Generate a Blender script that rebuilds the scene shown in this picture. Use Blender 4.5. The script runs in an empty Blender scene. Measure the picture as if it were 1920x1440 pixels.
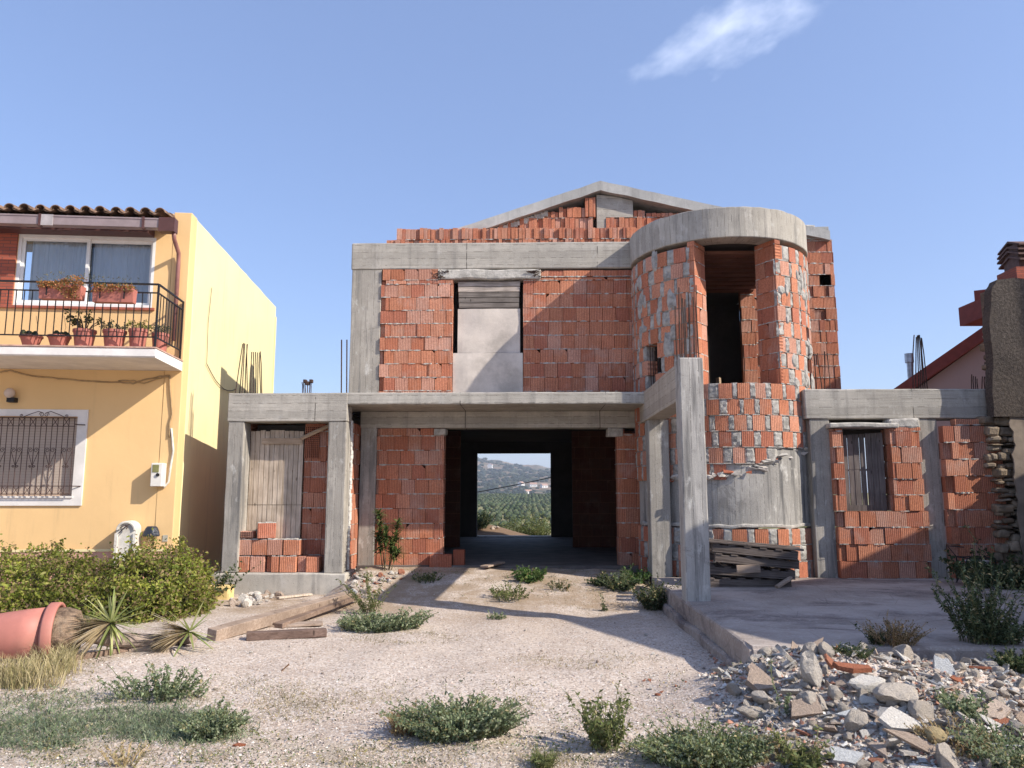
import bpy, bmesh, math, random
from mathutils import Vector, noise, Matrix
R_ = math.radians
sc = bpy.context.scene
# ------------------------------------------------------------ camera, sky, sun
F = 1443.0; PITCH = R_(8.0); YAW = R_(1.19); CAM = Vector((0, 0, 1.24))
cam = bpy.data.objects.new('camera', bpy.data.cameras.new('camera'))
sc.collection.objects.link(cam); sc.camera = cam
cam.location = CAM; cam.rotation_euler = (R_(90) + PITCH, 0, YAW)
cam.data.sensor_width = 36; cam.data.lens = F / 1920 * 36
cam.data.clip_start = .05; cam.data.clip_end = 12000
TOSUN = Vector((1, -.4, .76)).normalized()
SUN_EL = math.asin(TOSUN.z)
SUN_ROT = math.atan2(TOSUN.x, TOSUN.y)
w = bpy.data.worlds.new("World"); sc.world = w; w.use_nodes = True
sl = bpy.data.lights.new('sun', 'SUN'); sl.energy = 4.6; sl.angle = R_(.55); sl.color = (1, .925, .81)
so = bpy.data.objects.new('sun', sl); sc.collection.objects.link(so)
so.rotation_euler = (-TOSUN).to_track_quat('-Z', 'Y').to_euler()
sc.view_settings.view_transform = 'Standard'; sc.view_settings.look = 'None'
sc.view_settings.exposure = 0.6; sc.view_settings.gamma = 1

def ray(u, v):
    xr = (u - 960) / F; yv = (720 - v) / F
    f = math.cos(PITCH) - yv * math.sin(PITCH); up = math.sin(PITCH) + yv * math.cos(PITCH)
    return Vector((math.cos(YAW) * xr - math.sin(YAW) * f, math.sin(YAW) * xr + math.cos(YAW) * f, up))
def P(u, v, Y):
    d = ray(u, v); return CAM + d * (Y / d.y)

def world_sky():
    nt = w.node_tree; nt.nodes.clear(); L = nt.links.new
    out = nt.nodes.new('ShaderNodeOutputWorld'); bg = nt.nodes.new('ShaderNodeBackground')
    sky = nt.nodes.new('ShaderNodeTexSky'); sky.sky_type = 'NISHITA'; sky.sun_disc = False
    sky.sun_elevation = SUN_EL; sky.sun_rotation = SUN_ROT
    sky.altitude = 200; sky.air_density = 1.05; sky.dust_density = 1.0; sky.ozone_density = 3.2
    tc = nt.nodes.new('ShaderNodeTexCoord')
    # a wisp of cloud fixed to one direction of the sky
    cd = ray(1352, 66).normalized()
    ax = (ray(1480, 5).normalized() - ray(1225, 125).normalized()).normalized()
    ay = cd.cross(ax).normalized()
    def vm(op, a, b=None):
        n = nt.nodes.new('ShaderNodeVectorMath'); n.operation = op; L(a, n.inputs[0])
        if b is not None: n.inputs[1].default_value = b
        return n.outputs['Value'] if op == 'DOT_PRODUCT' else n.outputs[0]
    def ma(op, a, b=None, c=None):
        n = nt.nodes.new('ShaderNodeMath'); n.operation = op
        for i, s in enumerate((a, b, c)):
            if s is None: continue
            if isinstance(s, (int, float)): n.inputs[i].default_value = s
            else: L(s, n.inputs[i])
        return n.outputs[0]
    dirv = vm('NORMALIZE', tc.outputs['Generated'])
    off = vm('SUBTRACT', dirv, cd)
    a = vm('DOT_PRODUCT', off, ax); b = vm('DOT_PRODUCT', off, ay)
    facing = vm('DOT_PRODUCT', dirv, cd)
    comb = nt.nodes.new('ShaderNodeCombineXYZ'); L(a, comb.inputs[0]); L(b, comb.inputs[1])
    def nz(scale, sx, sy, det, z=0.):
        mp = nt.nodes.new('ShaderNodeMapping'); mp.inputs['Scale'].default_value = (sx, sy, 1); mp.inputs['Location'].default_value = (z, z * .7, 0)
        mp.inputs['Rotation'].default_value = (0, 0, R_(-22))
        L(comb.outputs[0], mp.inputs[0]); n = nt.nodes.new('ShaderNodeTexNoise')
        n.inputs['Scale'].default_value = scale; n.inputs['Detail'].default_value = det; n.inputs['Roughness'].default_value = .55
        L(mp.outputs[0], n.inputs[0]); return n.outputs[0]
    wob = ma('MULTIPLY', ma('SUBTRACT', nz(14, 1, 1, 2, 3.1), .5), .05)
    b2 = ma('ADD', b, wob)
    el = ma('ADD', ma('POWER', ma('DIVIDE', a, .112), 2.), ma('POWER', ma('DIVIDE', b2, ma('ADD', .034, ma('MULTIPLY', a, .16))), 2.))
    el = ma('ABSOLUTE', el)
    body = ma('SUBTRACT', 1.15, ma('POWER', el, .5))
    dens = ma('ADD', body, ma('MULTIPLY', ma('SUBTRACT', nz(22, .8, 1.5, 4), .52), 2.3))
    dens = ma('MULTIPLY', dens, .52)
    n = nt.nodes.new('ShaderNodeClamp'); L(dens, n.inputs[0]); dens = n.outputs[0]
    dens = ma('MULTIPLY', ma('POWER', dens, 1.25), ma('GREATER_THAN', facing, .9))
    # thin far wisp just over the left roof slope
    cd2 = ray(880, 412).normalized(); o2 = vm('SUBTRACT', dirv, cd2)
    ln2 = nt.nodes.new('ShaderNodeVectorMath'); ln2.operation = 'LENGTH'; L(o2, ln2.inputs[0])
    d2 = ma('MAXIMUM', ma('SUBTRACT', 1., ma('DIVIDE', ln2.outputs['Value'], .022)), 0.)
    # very thin veil low on the right, larger scale
    mix = nt.nodes.new('ShaderNodeMix'); mix.data_type = 'RGBA'
    L(ma('MINIMUM', ma('MULTIPLY', dens, .62), 1.), mix.inputs[0]); 
    tn = nt.nodes.new('ShaderNodeMix'); tn.data_type = 'RGBA'; tn.blend_type = 'MULTIPLY'; tn.inputs[0].default_value = 1; L(sky.outputs[0], tn.inputs[6]); tn.inputs[7].default_value = (1.03, .985, 1.045, 1); ev = nt.nodes.new('ShaderNodeMix'); ev.data_type = 'RGBA'; ev.inputs[0].default_value = .42; L(tn.outputs[2], ev.inputs[6]); ev.inputs[7].default_value = (1.50, 2.05, 3.60, 1); L(ev.outputs[2], mix.inputs[6]); mix.inputs[7].default_value = (7.0, 7.4, 8.6, 1)
    L(mix.outputs[2], bg.inputs[0]); bg.inputs[1].default_value = .15
    L(bg.outputs[0], out.inputs[0])
world_sky()

# ------------------------------------------------------------ object helpers
def link(o): sc.collection.objects.link(o)
def tag(o, label=None, cat=None, group=None, kind=None):
    if label: o['label'] = label
    if cat: o['category'] = cat
    if group: o['group'] = group
    if kind: o['kind'] = kind
    return o
def thing(name, label, cat, loc=(0, 0, 0), rotz=0, group=None):
    o = bpy.data.objects.new(name, None); link(o); o.location = loc; o.rotation_euler = (0, 0, rotz)
    o.empty_display_size = .2
    return tag(o, label, cat, group)
def copy_thing(src, loc, rotz=0, label=None, group=None):
    r = src.copy(); link(r); r.location = loc; r.rotation_euler = (0, 0, rotz)
    if label: r['label'] = label
    if group: r['group'] = group
    for ch in list(src.children):
        c = ch.copy(); link(c); c.parent = r
        for g in list(ch.children):
            d = g.copy(); link(d); d.parent = c
    return r

class MB:
    """collects faces (with per-face colour and metre UVs) and builds one mesh object"""
    def __init__(s): s.v = []; s.f = []; s.c = []; s.uv = []; s.key = {}
    def face(s, pts, col=(1, 1, 1), uv=None):
        i = len(s.v); s.v += [tuple(p) for p in pts]; s.f.append(tuple(range(i, i + len(pts)))); s.c.append(col)
        s.uv.append(uv)
        return i
    def poly(s, verts, faces, col=(1, 1, 1), uvs=None):
        i = len(s.v); s.v += [tuple(p) for p in verts]
        for k, f in enumerate(faces):
            s.f.append(tuple(i + j for j in f)); s.c.append(col); s.uv.append(uvs[k] if uvs else None)
    def box(s, x0, x1, y0, y1, z0, z1, col=(1, 1, 1), M=None):
        V = [(x, y, z) for z in (z0, z1) for y in (y0, y1) for x in (x0, x1)]
        Fs = [(0, 2, 3, 1), (4, 5, 7, 6), (0, 1, 5, 4), (2, 6, 7, 3), (0, 4, 6, 2), (1, 3, 7, 5)]
        uvs = []
        for k, f in enumerate(Fs):
            if k < 2: uvs.append([(V[j][0], V[j][1]) for j in f])
            elif k < 4: uvs.append([(V[j][0], V[j][2]) for j in f])
            else: uvs.append([(V[j][1] + V[j][0], V[j][2]) for j in f])
        if M: V = [M(*p) for p in V]
        s.poly(V, Fs, col, uvs)
    def rough(s, x0, x1, y0, y1, z0, z1, step=.22, amp=.006, bev=.012, col=(1, 1, 1), seed=0., M=None):
        """box cut into a grid, corners chipped and faces slightly wavy"""
        def cuts(a, b):
            n = max(1, int(round((b - a) / step))); e = min(bev, (b - a) * .3)
            return [a, a + e] + [a + (b - a) * k / n for k in range(1, n)] + [b - e, b]
        X, Y, Z = cuts(x0, x1), cuts(y0, y1), cuts(z0, z1)
        idx = {}; base = len(s.v)
        def vid(x, y, z):
            k = (round(x, 4), round(y, 4), round(z, 4))
            if k in idx: return idx[k]
            p = Vector((x, y, z)); on = [(x, x0, x1), (y, y0, y1), (z, z0, z1)]
            ed = [i for i, (q, a, b) in enumerate(on) if abs(q - a) < 1e-6 or abs(q - b) < 1e-6]
            if len(ed) >= 2:
                ch = bev * (.45 + 1.1 * abs(noise.noise(p * 5 + Vector((seed, 0, 9)))))
                if abs(noise.noise(p * 3.1 + Vector((7, seed, 1)))) > .42: ch *= 1.9
                for i in ed:
                    q, a, b = on[i]; p[i] += ch * .5 if abs(q - a) < 1e-6 else -ch * .5
            p += noise.noise_vector(p * 2.3 + Vector((seed, 3, 1))) * amp
            if M: p = Vector(M(*p))
            idx[k] = len(s.v); s.v.append(tuple(p)); return idx[k]
        def sheet(A, B, fn, uvf):
            for i in range(len(A) - 1):
                for j in range(len(B) - 1):
                    q = [(A[i], B[j]), (A[i + 1], B[j]), (A[i + 1], B[j + 1]), (A[i], B[j + 1])]
                    s.f.append(tuple(vid(*fn(a, b)) for a, b in q)); s.c.append(col); s.uv.append([uvf(a, b) for a, b in q])
        for z in (z0, z1): sheet(X, Y, lambda a, b: (a, b, z), lambda a, b: (a, b))
        for y in (y0, y1): sheet(X, Z, lambda a, b: (a, y, b), lambda a, b: (a, b))
        for x in (x0, x1): sheet(Y, Z, lambda a, b: (x, a, b), lambda a, b: (a, b))
    def prism(s, poly, axis, a0, a1, col=(1, 1, 1)):
        """poly: 2D points; axis 'y': poly is (x,z) pushed along y; 'z': (x,y) pushed up; 'x': (y,z)"""
        def mk(p, t):
            return {'y': (p[0], t, p[1]), 'z': (p[0], p[1], t), 'x': (t, p[0], p[1])}[axis]
        n = len(poly); V = [mk(p, a0) for p in poly] + [mk(p, a1) for p in poly]
        Fs = [tuple(range(n)), tuple(range(2 * n - 1, n - 1, -1))]; uvs = [[poly[j] for j in range(n)], [poly[j] for j in range(n - 1, -1, -1)]]
        for i in range(n):
            j = (i + 1) % n; Fs.append((i, i + n, j + n, j))
            l = math.dist(poly[i], poly[j]); b = sum(math.dist(poly[k], poly[k + 1]) for k in range(i))
            uvs.append([(b, a0), (b, a1), (b + l, a1), (b + l, a0)])
        s.poly(V, Fs, col, uvs)
    def tube(s, pts, r, n=8, col=(1, 1, 1), cap=True):
        pts = [Vector(p) for p in pts]; rs = r if isinstance(r, (list, tuple)) else [r] * len(pts)
        rings = []; prev = None
        for i, p in enumerate(pts):
            t = (pts[min(i + 1, len(pts) - 1)] - pts[max(i - 1, 0)])
            t = t.normalized() if t.length > 1e-9 else Vector((0, 0, 1))
            ref = prev if prev is not None else (Vector((0, 0, 1)) if abs(t.z) < .9 else Vector((1, 0, 0)))
            a = t.cross(ref).cross(t)
            if a.length < 1e-6: a = t.orthogonal()
            a.normalize(); prev = a; b = t.cross(a)
            rings.append([p + (a * math.cos(2 * math.pi * k / n) + b * math.sin(2 * math.pi * k / n)) * rs[i] for k in range(n)])
        V = [q for rg in rings for q in rg]; Fs = []
        for i in range(len(rings) - 1):
            for k in range(n):
                Fs.append((i * n + k, i * n + (k + 1) % n, (i + 1) * n + (k + 1) % n, (i + 1) * n + k))
        if cap: Fs += [tuple(range(n))[::-1], tuple((len(rings) - 1) * n + k for k in range(n))]
        s.poly(V, Fs, col)
    def lathe(s, prof, n=20, col=(1, 1, 1), M=None, closed=False):
        V = []; Fs = []
        for r, z in prof:
            for k in range(n):
                a = 2 * math.pi * k / n; p = (r * math.cos(a), r * math.sin(a), z); V.append(M(*p) if M else p)
        for i in range(len(prof) - 1):
            for k in range(n): Fs.append((i * n + k, i * n + (k + 1) % n, (i + 1) * n + (k + 1) % n, (i + 1) * n + k))
        if closed: Fs += [tuple(range(n))[::-1], tuple((len(prof) - 1) * n + k for k in range(n))]
        s.poly(V, Fs, col)
    def build(s, name, m, parent=None, smooth=False, world=False, recalc=True, origin=None):
        me = bpy.data.meshes.new(name); V = s.v
        off = Vector((0, 0, 0))
        if parent is not None and world: off = Vector(parent.location)
        if origin is not None: off = Vector(origin)
        if off.length: V = [tuple(Vector(p) - off) for p in V]
        me.from_pydata(V, [], s.f)
        ca = me.color_attributes.new('Col', 'FLOAT_COLOR', 'CORNER'); ul = me.uv_layers.new(name='UVMap')
        cols = []; uvs = []
        for fi, f in enumerate(s.f):
            c = s.c[fi]; c4 = (c[0], c[1], c[2], 1.)
            u = s.uv[fi]
            for k in range(len(f)):
                cols += c4; uvs += (u[k] if u else (0., 0.))
        ca.data.foreach_set('color', cols); ul.data.foreach_set('uv', uvs)
        if m: me.materials.append(m)
        if recalc:
            bm = bmesh.new(); bm.from_mesh(me); bmesh.ops.recalc_face_normals(bm, faces=bm.faces); bm.to_mesh(me); bm.free()
        if smooth: me.shade_smooth()
        me.update()
        o = bpy.data.objects.new(name, me); link(o)
        if parent is not None: o.parent = parent
        if origin is not None: o.location = origin
        return o

# ------------------------------------------------------------ materials
class NT:
    def __init__(s, name):
        s.m = bpy.data.materials.new(name); s.m.use_nodes = True; s.t = s.m.node_tree; s.t.nodes.clear()
        s.out = s.t.nodes.new('ShaderNodeOutputMaterial'); s._tc = s.t.nodes.new('ShaderNodeTexCoord')
    def sock(s, n, k, v):
        if v is None: return
        if hasattr(v, 'is_output') or hasattr(v, 'links'): s.t.links.new(v, n.inputs[k])
        else: n.inputs[k].default_value = v
    def obj(s, scale=(1, 1, 1), src='Object', loc=(0, 0, 0)):
        mp = s.t.nodes.new('ShaderNodeMapping'); s.t.links.new(s._tc.outputs[src], mp.inputs[0])
        mp.inputs['Scale'].default_value = scale; mp.inputs['Location'].default_value = loc; return mp.outputs[0]
    def geo(s, scale=(1, 1, 1)):
        g = s.t.nodes.new('ShaderNodeNewGeometry'); mp = s.t.nodes.new('ShaderNodeMapping'); s.t.links.new(g.outputs['Position'], mp.inputs[0])
        mp.inputs['Scale'].default_value = scale; return mp.outputs[0]
    def noise(s, vec, scale, detail=4, rough=.55, dist=0.):
        n = s.t.nodes.new('ShaderNodeTexNoise'); s.sock(n, 'Vector', vec); n.inputs['Scale'].default_value = scale
        n.inputs['Detail'].default_value = detail; n.inputs['Roughness'].default_value = rough; n.inputs['Distortion'].default_value = dist
        return n.outputs[0]
    def vor(s, vec, scale, feat='F1', out='Distance', rnd=1.):
        n = s.t.nodes.new('ShaderNodeTexVoronoi'); s.sock(n, 'Vector', vec); n.feature = feat; n.inputs['Scale'].default_value = scale
        n.inputs['Randomness'].default_value = rnd; return n.outputs[out]
    def math(s, op, a, b=None, c=None, clamp=False):
        n = s.t.nodes.new('ShaderNodeMath'); n.operation = op; n.use_clamp = clamp; s.sock(n, 0, a); s.sock(n, 1, b); s.sock(n, 2, c); return n.outputs[0]
    def ramp(s, f, a, b, lo=0., hi=1.):
        n = s.t.nodes.new('ShaderNodeMapRange'); n.interpolation_type = 'SMOOTHSTEP'; s.sock(n, 0, f)
        n.inputs[1].default_value = a; n.inputs[2].default_value = b; n.inputs[3].default_value = lo; n.inputs[4].default_value = hi; return n.outputs[0]
    def mix(s, f, a, b, mode='MIX'):
        n = s.t.nodes.new('ShaderNodeMix'); n.data_type = 'RGBA'; n.blend_type = mode
        s.sock(n, 0, f); s.sock(n, 6, s.c4(a)); s.sock(n, 7, s.c4(b)); return n.outputs[2]
    def c4(s, c): return tuple(c) + (1,) if isinstance(c, (tuple, list)) and len(c) == 3 else c
    def attr(s, name='Col'):
        n = s.t.nodes.new('ShaderNodeAttribute'); n.attribute_name = name; return n.outputs[0]
    def sep(s, v):
        n = s.t.nodes.new('ShaderNodeSeparateXYZ'); s.sock(n, 0, v); return n.outputs
    def white(s, v):
        n = s.t.nodes.new('ShaderNodeTexWhiteNoise'); n.noise_dimensions = '1D'; s.sock(n, 'W', v); return n.outputs[0]
    def rand(s):
        n = s.t.nodes.new('ShaderNodeObjectInfo'); return n.outputs['Random']
    def bump(s, h, strength=.5, dist=.01, normal=None):
        n = s.t.nodes.new('ShaderNodeBump'); s.sock(n, 'Height', h); n.inputs['Strength'].default_value = strength
        n.inputs['Distance'].default_value = dist; s.sock(n, 'Normal', normal); return n.outputs[0]
    def done(s, col, rough=.85, normal=None, metal=0., spec=.3, trans=None, alpha=None, extra=None):
        b = s.t.nodes.new('ShaderNodeBsdfPrincipled'); s.sock(b, 'Base Color', s.c4(col)); s.sock(b, 'Roughness', rough)
        s.sock(b, 'Metallic', metal); s.sock(b, 'Specular IOR Level', spec); s.sock(b, 'Normal', normal)
        o = b.outputs[0]
        if trans:
            t = s.t.nodes.new('ShaderNodeBsdfTranslucent'); s.sock(t, 0, s.c4(col)); mx = s.t.nodes.new('ShaderNodeMixShader')
            mx.inputs[0].default_value = trans; s.t.links.new(o, mx.inputs[1]); s.t.links.new(t.outputs[0], mx.inputs[2]); o = mx.outputs[0]
        s.t.links.new(o, s.out.inputs[0]); return s.m

def m_concrete(name, base=(.455, .42, .365), boards=None, dark=.5, stain=.5, warm=.0):
    n = NT(name); p = n.geo()
    big = n.noise(p, .9, 5, .6); mid = n.noise(p, 5, 6, .65); fine = n.noise(p, 60, 4, .6)
    c = n.mix(n.ramp(big, .35, .68), tuple(x * (1 - .38 * dark) for x in base), tuple(min(1, x * 1.14) for x in base))
    c = n.mix(n.ramp(mid, .38, .7, 0, .5), c, tuple(x * .62 for x in base))
    c = n.mix(n.ramp(fine, .3, .75, 0, .35), c, tuple(min(1, x * 1.35) for x in base))
    h = n.math('MULTIPLY', fine, .35)
    if boards:
        uv = n.sep(n.obj(src='UV')); k = uv[0] if boards == 'v' else uv[1]; wdt = .115 if boards == 'v' else .13
        q = n.math('DIVIDE', k, wdt); cell = n.math('FLOOR', q); fr = n.math('FRACT', q)
        c = n.mix(n.math('MULTIPLY', n.white(cell), .42), c, tuple(x * .55 for x in base))
        seam = n.math('LESS_THAN', n.math('ABSOLUTE', n.math('SUBTRACT', fr, .5)), .462)
        seam = n.math('ADD', seam, n.ramp(n.noise(p, 7, 2), .45, .55), clamp=True)
        c = n.mix(seam, tuple(x * .5 for x in base), c)
        sc_ = (60, 60, 1.6) if boards == 'v' else (1.6, 1.6, 60)
        grain = n.noise(n.geo(sc_), 1.0, 3, .6)
        c = n.mix(n.ramp(grain, .42, .66, 0, .35), c, tuple(x * .6 for x in base))
        h = n.math('ADD', h, n.math('ADD', n.math('MULTIPLY', grain, .5), n.math('MULTIPLY', seam, .6)))
        if boards == 'h':     # where two shutter boards met end to end
            fx = n.math('FRACT', n.math('DIVIDE', n.math('ADD', uv[0], 1.15), 2.45)); j = n.math('MULTIPLY', n.math('LESS_THAN', fx, .0065), n.ramp(n.noise(p, 5, 3), .38, .5)); c = n.mix(n.math('MULTIPLY', j, .8), c, (.07, .065, .06)); h = n.math('SUBTRACT', h, j)
    if stain:
        drip = n.noise(n.geo((7, 7, .55)), 1.0, 4, .6)
        c = n.mix(n.ramp(drip, .50, .70, 0, .62 * stain), c, (.14, .135, .13))
        pale = n.noise(n.geo((4, 4, 2)), 1.3, 5, .7)
        c = n.mix(n.ramp(pale, .56, .72, 0, .55 * stain), c, (.62, .60, .56))
        blot = n.noise(p, 2.1, 7, .75, .8); c = n.mix(n.ramp(blot, .56, .66, 0, .45 * stain), c, tuple(x * .5 for x in base))
    pits = n.vor(p, 22); c = n.mix(n.math('MULTIPLY', n.ramp(pits, .06, .14, .8, 0), n.ramp(n.noise(p, 2.7, 3), .42, .58)), c, (.07, .065, .06))
    if warm: c = n.mix(warm, c, (.42, .33, .24))
    h = n.math('ADD', h, n.math('MULTIPLY', n.ramp(pits, .03, .12), .5))
    return n.done(c, .92, n.bump(h, .6, .012), spec=.15)

def m_brick(name='hollow_block', pale=.5):
    n = NT(name); a = n.attr(); p = n.geo(); uv = n.sep(n.obj(src='UV'))
    big = n.noise(p, 2.6, 5, .65); fine = n.noise(p, 45, 3, .6); st = n.noise(n.geo((9, 9, 3)), 1.2, 4, .65)
    c = n.mix(n.ramp(fine, .25, .8, 0, .5), a, (.20, .062, .032))
    c = n.mix(n.ramp(big, .50, .74, 0, pale), c, (.58, .40, .33))
    c = n.mix(n.ramp(st, .60, .74, 0, .45), c, (.16, .07, .045))
    wv = n.math('SINE', n.math('MULTIPLY', uv[0], 2 * math.pi / .0305))
    g = n.ramp(wv, -.5, .35)
    c = n.mix(n.math('MULTIPLY', n.math('SUBTRACT', 1., g), n.ramp(n.noise(p, 3.2, 3), .3, .6, .18, .55)), c, (.20, .06, .035))   # groove shade painted into the block colour
    h = n.math('ADD', n.math('MULTIPLY', g, 1.), n.math('MULTIPLY', fine, .25))
    return n.done(c, .88, n.bump(h, 1., .010), spec=.2)

def m_simple(name, col, rough=.8, nscale=8., var=.25, bump=.2, metal=0., spec=.3, stretch=(1, 1, 1), use_attr=False, trans=None, dirt=None):
    n = NT(name); p = n.obj(stretch)
    base = n.attr() if use_attr else col
    nz = n.noise(p, nscale, 5, .6)
    if use_attr:
        c = n.mix(n.ramp(nz, .3, .7, 0, var), base, (.02, .02, .015), 'MIX')
    else:
        c = n.mix(n.ramp(nz, .3, .7), tuple(x * (1 - var) for x in col), tuple(min(1, x * (1 + var * .5)) for x in col))
    if dirt:
        c = n.mix(n.ramp(n.noise(p, nscale * .35, 6, .7), .48, .72, 0, .7), c, dirt)
    nm = n.bump(n.noise(p, nscale * 4, 4, .6), bump, .01) if bump else None
    return n.done(c, rough, nm, metal, spec, trans)

def m_wood(name, a, b, axis='z', rough=.85):
    n = NT(name); s = {'x': (2, 40, 40), 'y': (40, 2, 40), 'z': (40, 40, 2)}[axis]
    g = n.noise(n.obj(s), 1.0, 4, .65, .6); big = n.noise(n.obj(), 3, 4); kn = n.vor(n.obj((9, 9, 3.5)), 1.0)
    c = n.mix(n.ramp(g, .3, .7), a, b); c = n.mix(n.ramp(big, .35, .7, 0, .5), c, tuple(x * .6 for x in a))
    c = n.mix(n.ramp(kn, .07, .13, .8, 0), c, tuple(x * .3 for x in a))
    c = n.mix(.6, c, n.attr(), 'MULTIPLY')
    return n.done(c, rough, n.bump(g, .5, .006), spec=.2)

def m_stucco(name, col, dark, k=.5):
    n = NT(name); p = n.geo()
    c = n.mix(n.ramp(n.noise(p, .8, 5, .6), .3, .72), tuple(x * .93 for x in col), col)
    c = n.mix(n.ramp(n.noise(n.geo((6, 6, .5)), 1.1, 5, .65), .53, .8, 0, k), c, dark)
    c = n.mix(n.ramp(n.noise(p, 9, 6, .7), .6, .85, 0, .3 * k), c, dark)
    h = n.math('ADD', n.noise(p, 120, 3, .6), n.math('MULTIPLY', n.noise(p, 6, 3), 2.))
    return n.done(c, .9, n.bump(h, .25, .006), spec=.15)

def m_leaf(name, trans=.35, rough=.55):
    n = NT(name); a = n.attr(); c = n.mix(n.ramp(n.noise(n.obj(), 6, 3), .3, .7, 0, .35), a, (.03, .04, .012))
    return n.done(c, rough, None, spec=.25, trans=trans)

def m_ground():
    n = NT('gravel_ground'); p = n.geo()
    base = n.mix(n.ramp(n.noise(p, .55, 5, .6), .32, .68), (.58, .48, .395), (.68, .58, .49))
    v = n.vor(p, 55, 'F1', 'Color'); vs = n.sep(v)
    c = n.mix(n.ramp(vs[0], .35, 1., 0, .7), base, (.27, .205, .165))
    c = n.mix(n.ramp(n.noise(p, .9, 6, .7), .50, .62, 0, .38), c, (.40, .31, .245))
    c = n.mix(n.ramp(vs[1], .80, .97, 0, .8), c, (.74, .69, .64))
    v2 = n.vor(p, 150, 'F1', 'Color'); c = n.mix(n.math('MULTIPLY', n.sep(v2)[0], .35), c, (.26, .205, .17))
    c = n.mix(n.ramp(n.noise(p, 7, 6, .72), .55, .72, 0, .45), c, (.27, .215, .17))
    y = n.sep(p)[1]; x = n.sep(p)[0]
    # earth and dry litter by the porch, bottom of the plot and along the left bed
    dirt = n.math('MULTIPLY', n.ramp(y, 9.6, 11.6), n.ramp(n.noise(p, 1.6, 5, .7), .35, .62))
    c = n.mix(n.math('MULTIPLY', dirt, .8), c, (.30, .215, .14))
    d2 = n.math('MULTIPLY', n.ramp(y, 6.1, 5.0), n.ramp(n.noise(p, 1.3, 5, .7), .42, .6))
    c = n.mix(n.math('MULTIPLY', d2, .5), c, (.30, .25, .17))
    far = n.ramp(y, 22.9, 24)
    bn = n.ramp(n.noise(p, .02, 6, .65), .42, .58); tr = n.vor(p, .05, 'F1', 'Distance')
    fc = n.mix(bn, (.20, .135, .09), (.085, .085, .05))
    fc = n.mix(n.ramp(tr, .25, .5, .9, 0), fc, (.035, .048, .026))
    fc = n.mix(n.ramp(n.noise(p, .012, 4, .6), .5, .62, 0, .75), fc, (.27, .20, .14))
    fc = n.mix(n.math('MULTIPLY', n.ramp(y, 190, 210), n.ramp(y, 660, 630)), fc, n.mix(n.ramp(n.noise(p, .05, 4), .4, .6), (.21, .21, .085), (.30, .25, .13)))
    c = n.mix(far, c, fc)
    vd = n.vor(p, 55, 'F1', 'Distance'); v2d = n.vor(p, 150, 'F1', 'Distance')
    h = n.math('ADD', n.math('MULTIPLY', n.math('SUBTRACT', 1, vd), .8), n.math('ADD', n.math('MULTIPLY', n.math('SUBTRACT', 1, v2d), .4), n.noise(p, 9, 5)))
    return n.done(c, .95, n.bump(h, .8, .007), spec=.1)

def m_hay(name, c1, c2):
    n = NT(name); c = n.mix(n.rand(), c1, c2); c = n.mix(n.ramp(n.noise(n.obj(), 14, 5, .65), .35, .72, 0, .6), c, tuple(x * .55 for x in c1))
    c = n.mix(n.ramp(n.noise(n.obj((1, 1, 1)), 50, 3, .6), .45, .7, 0, .35), c, tuple(min(1, x * 1.5) for x in c2))
    return n.done(c, .93, n.bump(n.math('ADD', n.noise(n.obj(), 40, 5, .7), n.noise(n.obj(), 9, 3)), .9, .02), spec=.12)

CONC_H = m_concrete('board_formed_concrete', boards='h')
CONC_V = m_concrete('board_formed_concrete_upright', boards='v', stain=.8)
CONC_OLD = m_concrete('weathered_concrete', base=(.43, .395, .345), boards='v', stain=1.3, dark=.8)
CONC = m_concrete('plain_concrete', stain=.7)
CONC_DARK = m_concrete('shaded_concrete', base=(.085, .075, .068), stain=.05)  # interior shade painted in as a far darker copy of the concrete
BRICK = m_brick('hollow_block', .5)
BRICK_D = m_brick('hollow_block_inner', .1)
MORTAR = m_simple('mortar', (.46, .43, .385), nscale=14, var=.3, bump=.8)
MORTAR_G = m_simple('cement_smear', (.37, .35, .32), nscale=11, var=.4, bump=1., dirt=(.52, .49, .44))
RUST = m_simple('rusty_steel', (.075, .045, .035), rough=.8, nscale=30, var=.5, metal=.2)
GROUND = m_ground()
ORANGE = [(.68, .29, .17), (.63, .25, .14), (.71, .335, .215), (.60, .225, .13), (.68, .37, .27), (.66, .27, .16), (.54, .205, .13)]
def bcol(rng, k=1.):
    c = rng.choice(ORANGE); f = rng.uniform(.86, 1.12) * k; return (c[0] * f, c[1] * f, c[2] * f)

# ------------------------------------------------------------ ground
def lerp_tab(tab, x):
    if x <= tab[0][0]: return tab[0][1]
    for (a, va), (b, vb) in zip(tab, tab[1:]):
        if x <= b: return va + (vb - va) * (x - a) / (b - a)
    return tab[-1][1]
def smooth(a, b, x):
    t = max(0., min(1., (x - a) / (b - a))); return t * t * (3 - 2 * t)
def nz(x, y, s, z=0.): return noise.noise(Vector((x * s, y * s, z)))
FARTAB = [(23, -.25), (27, -.35), (32, -1.2), (60, -4.2), (120, -7.6), (200, -9.5), (420, -6), (640, -1.5), (760, -5), (950, -9), (1250, 6), (1700, 36), (2500, 86), (3200, 70), (6000, 40)]
def rubble_h(x, y):
    h = 0.
    for cx, cy, rx, ry, hh in ((2.35, 6.25, .85, .75, .27), (2.75, 5.55, 1.0, .8, .17), (1.95, 6.45, .55, .6, .10), (3.9, 6.3, 1.2, .6, .12), (4.2, 6.6, 1.6, .45, .18)):
        d = ((x - cx) / rx) ** 2 + ((y - cy) / ry) ** 2
        if d < 4: h += hh * math.exp(-1.1 * d)
    return h
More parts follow.
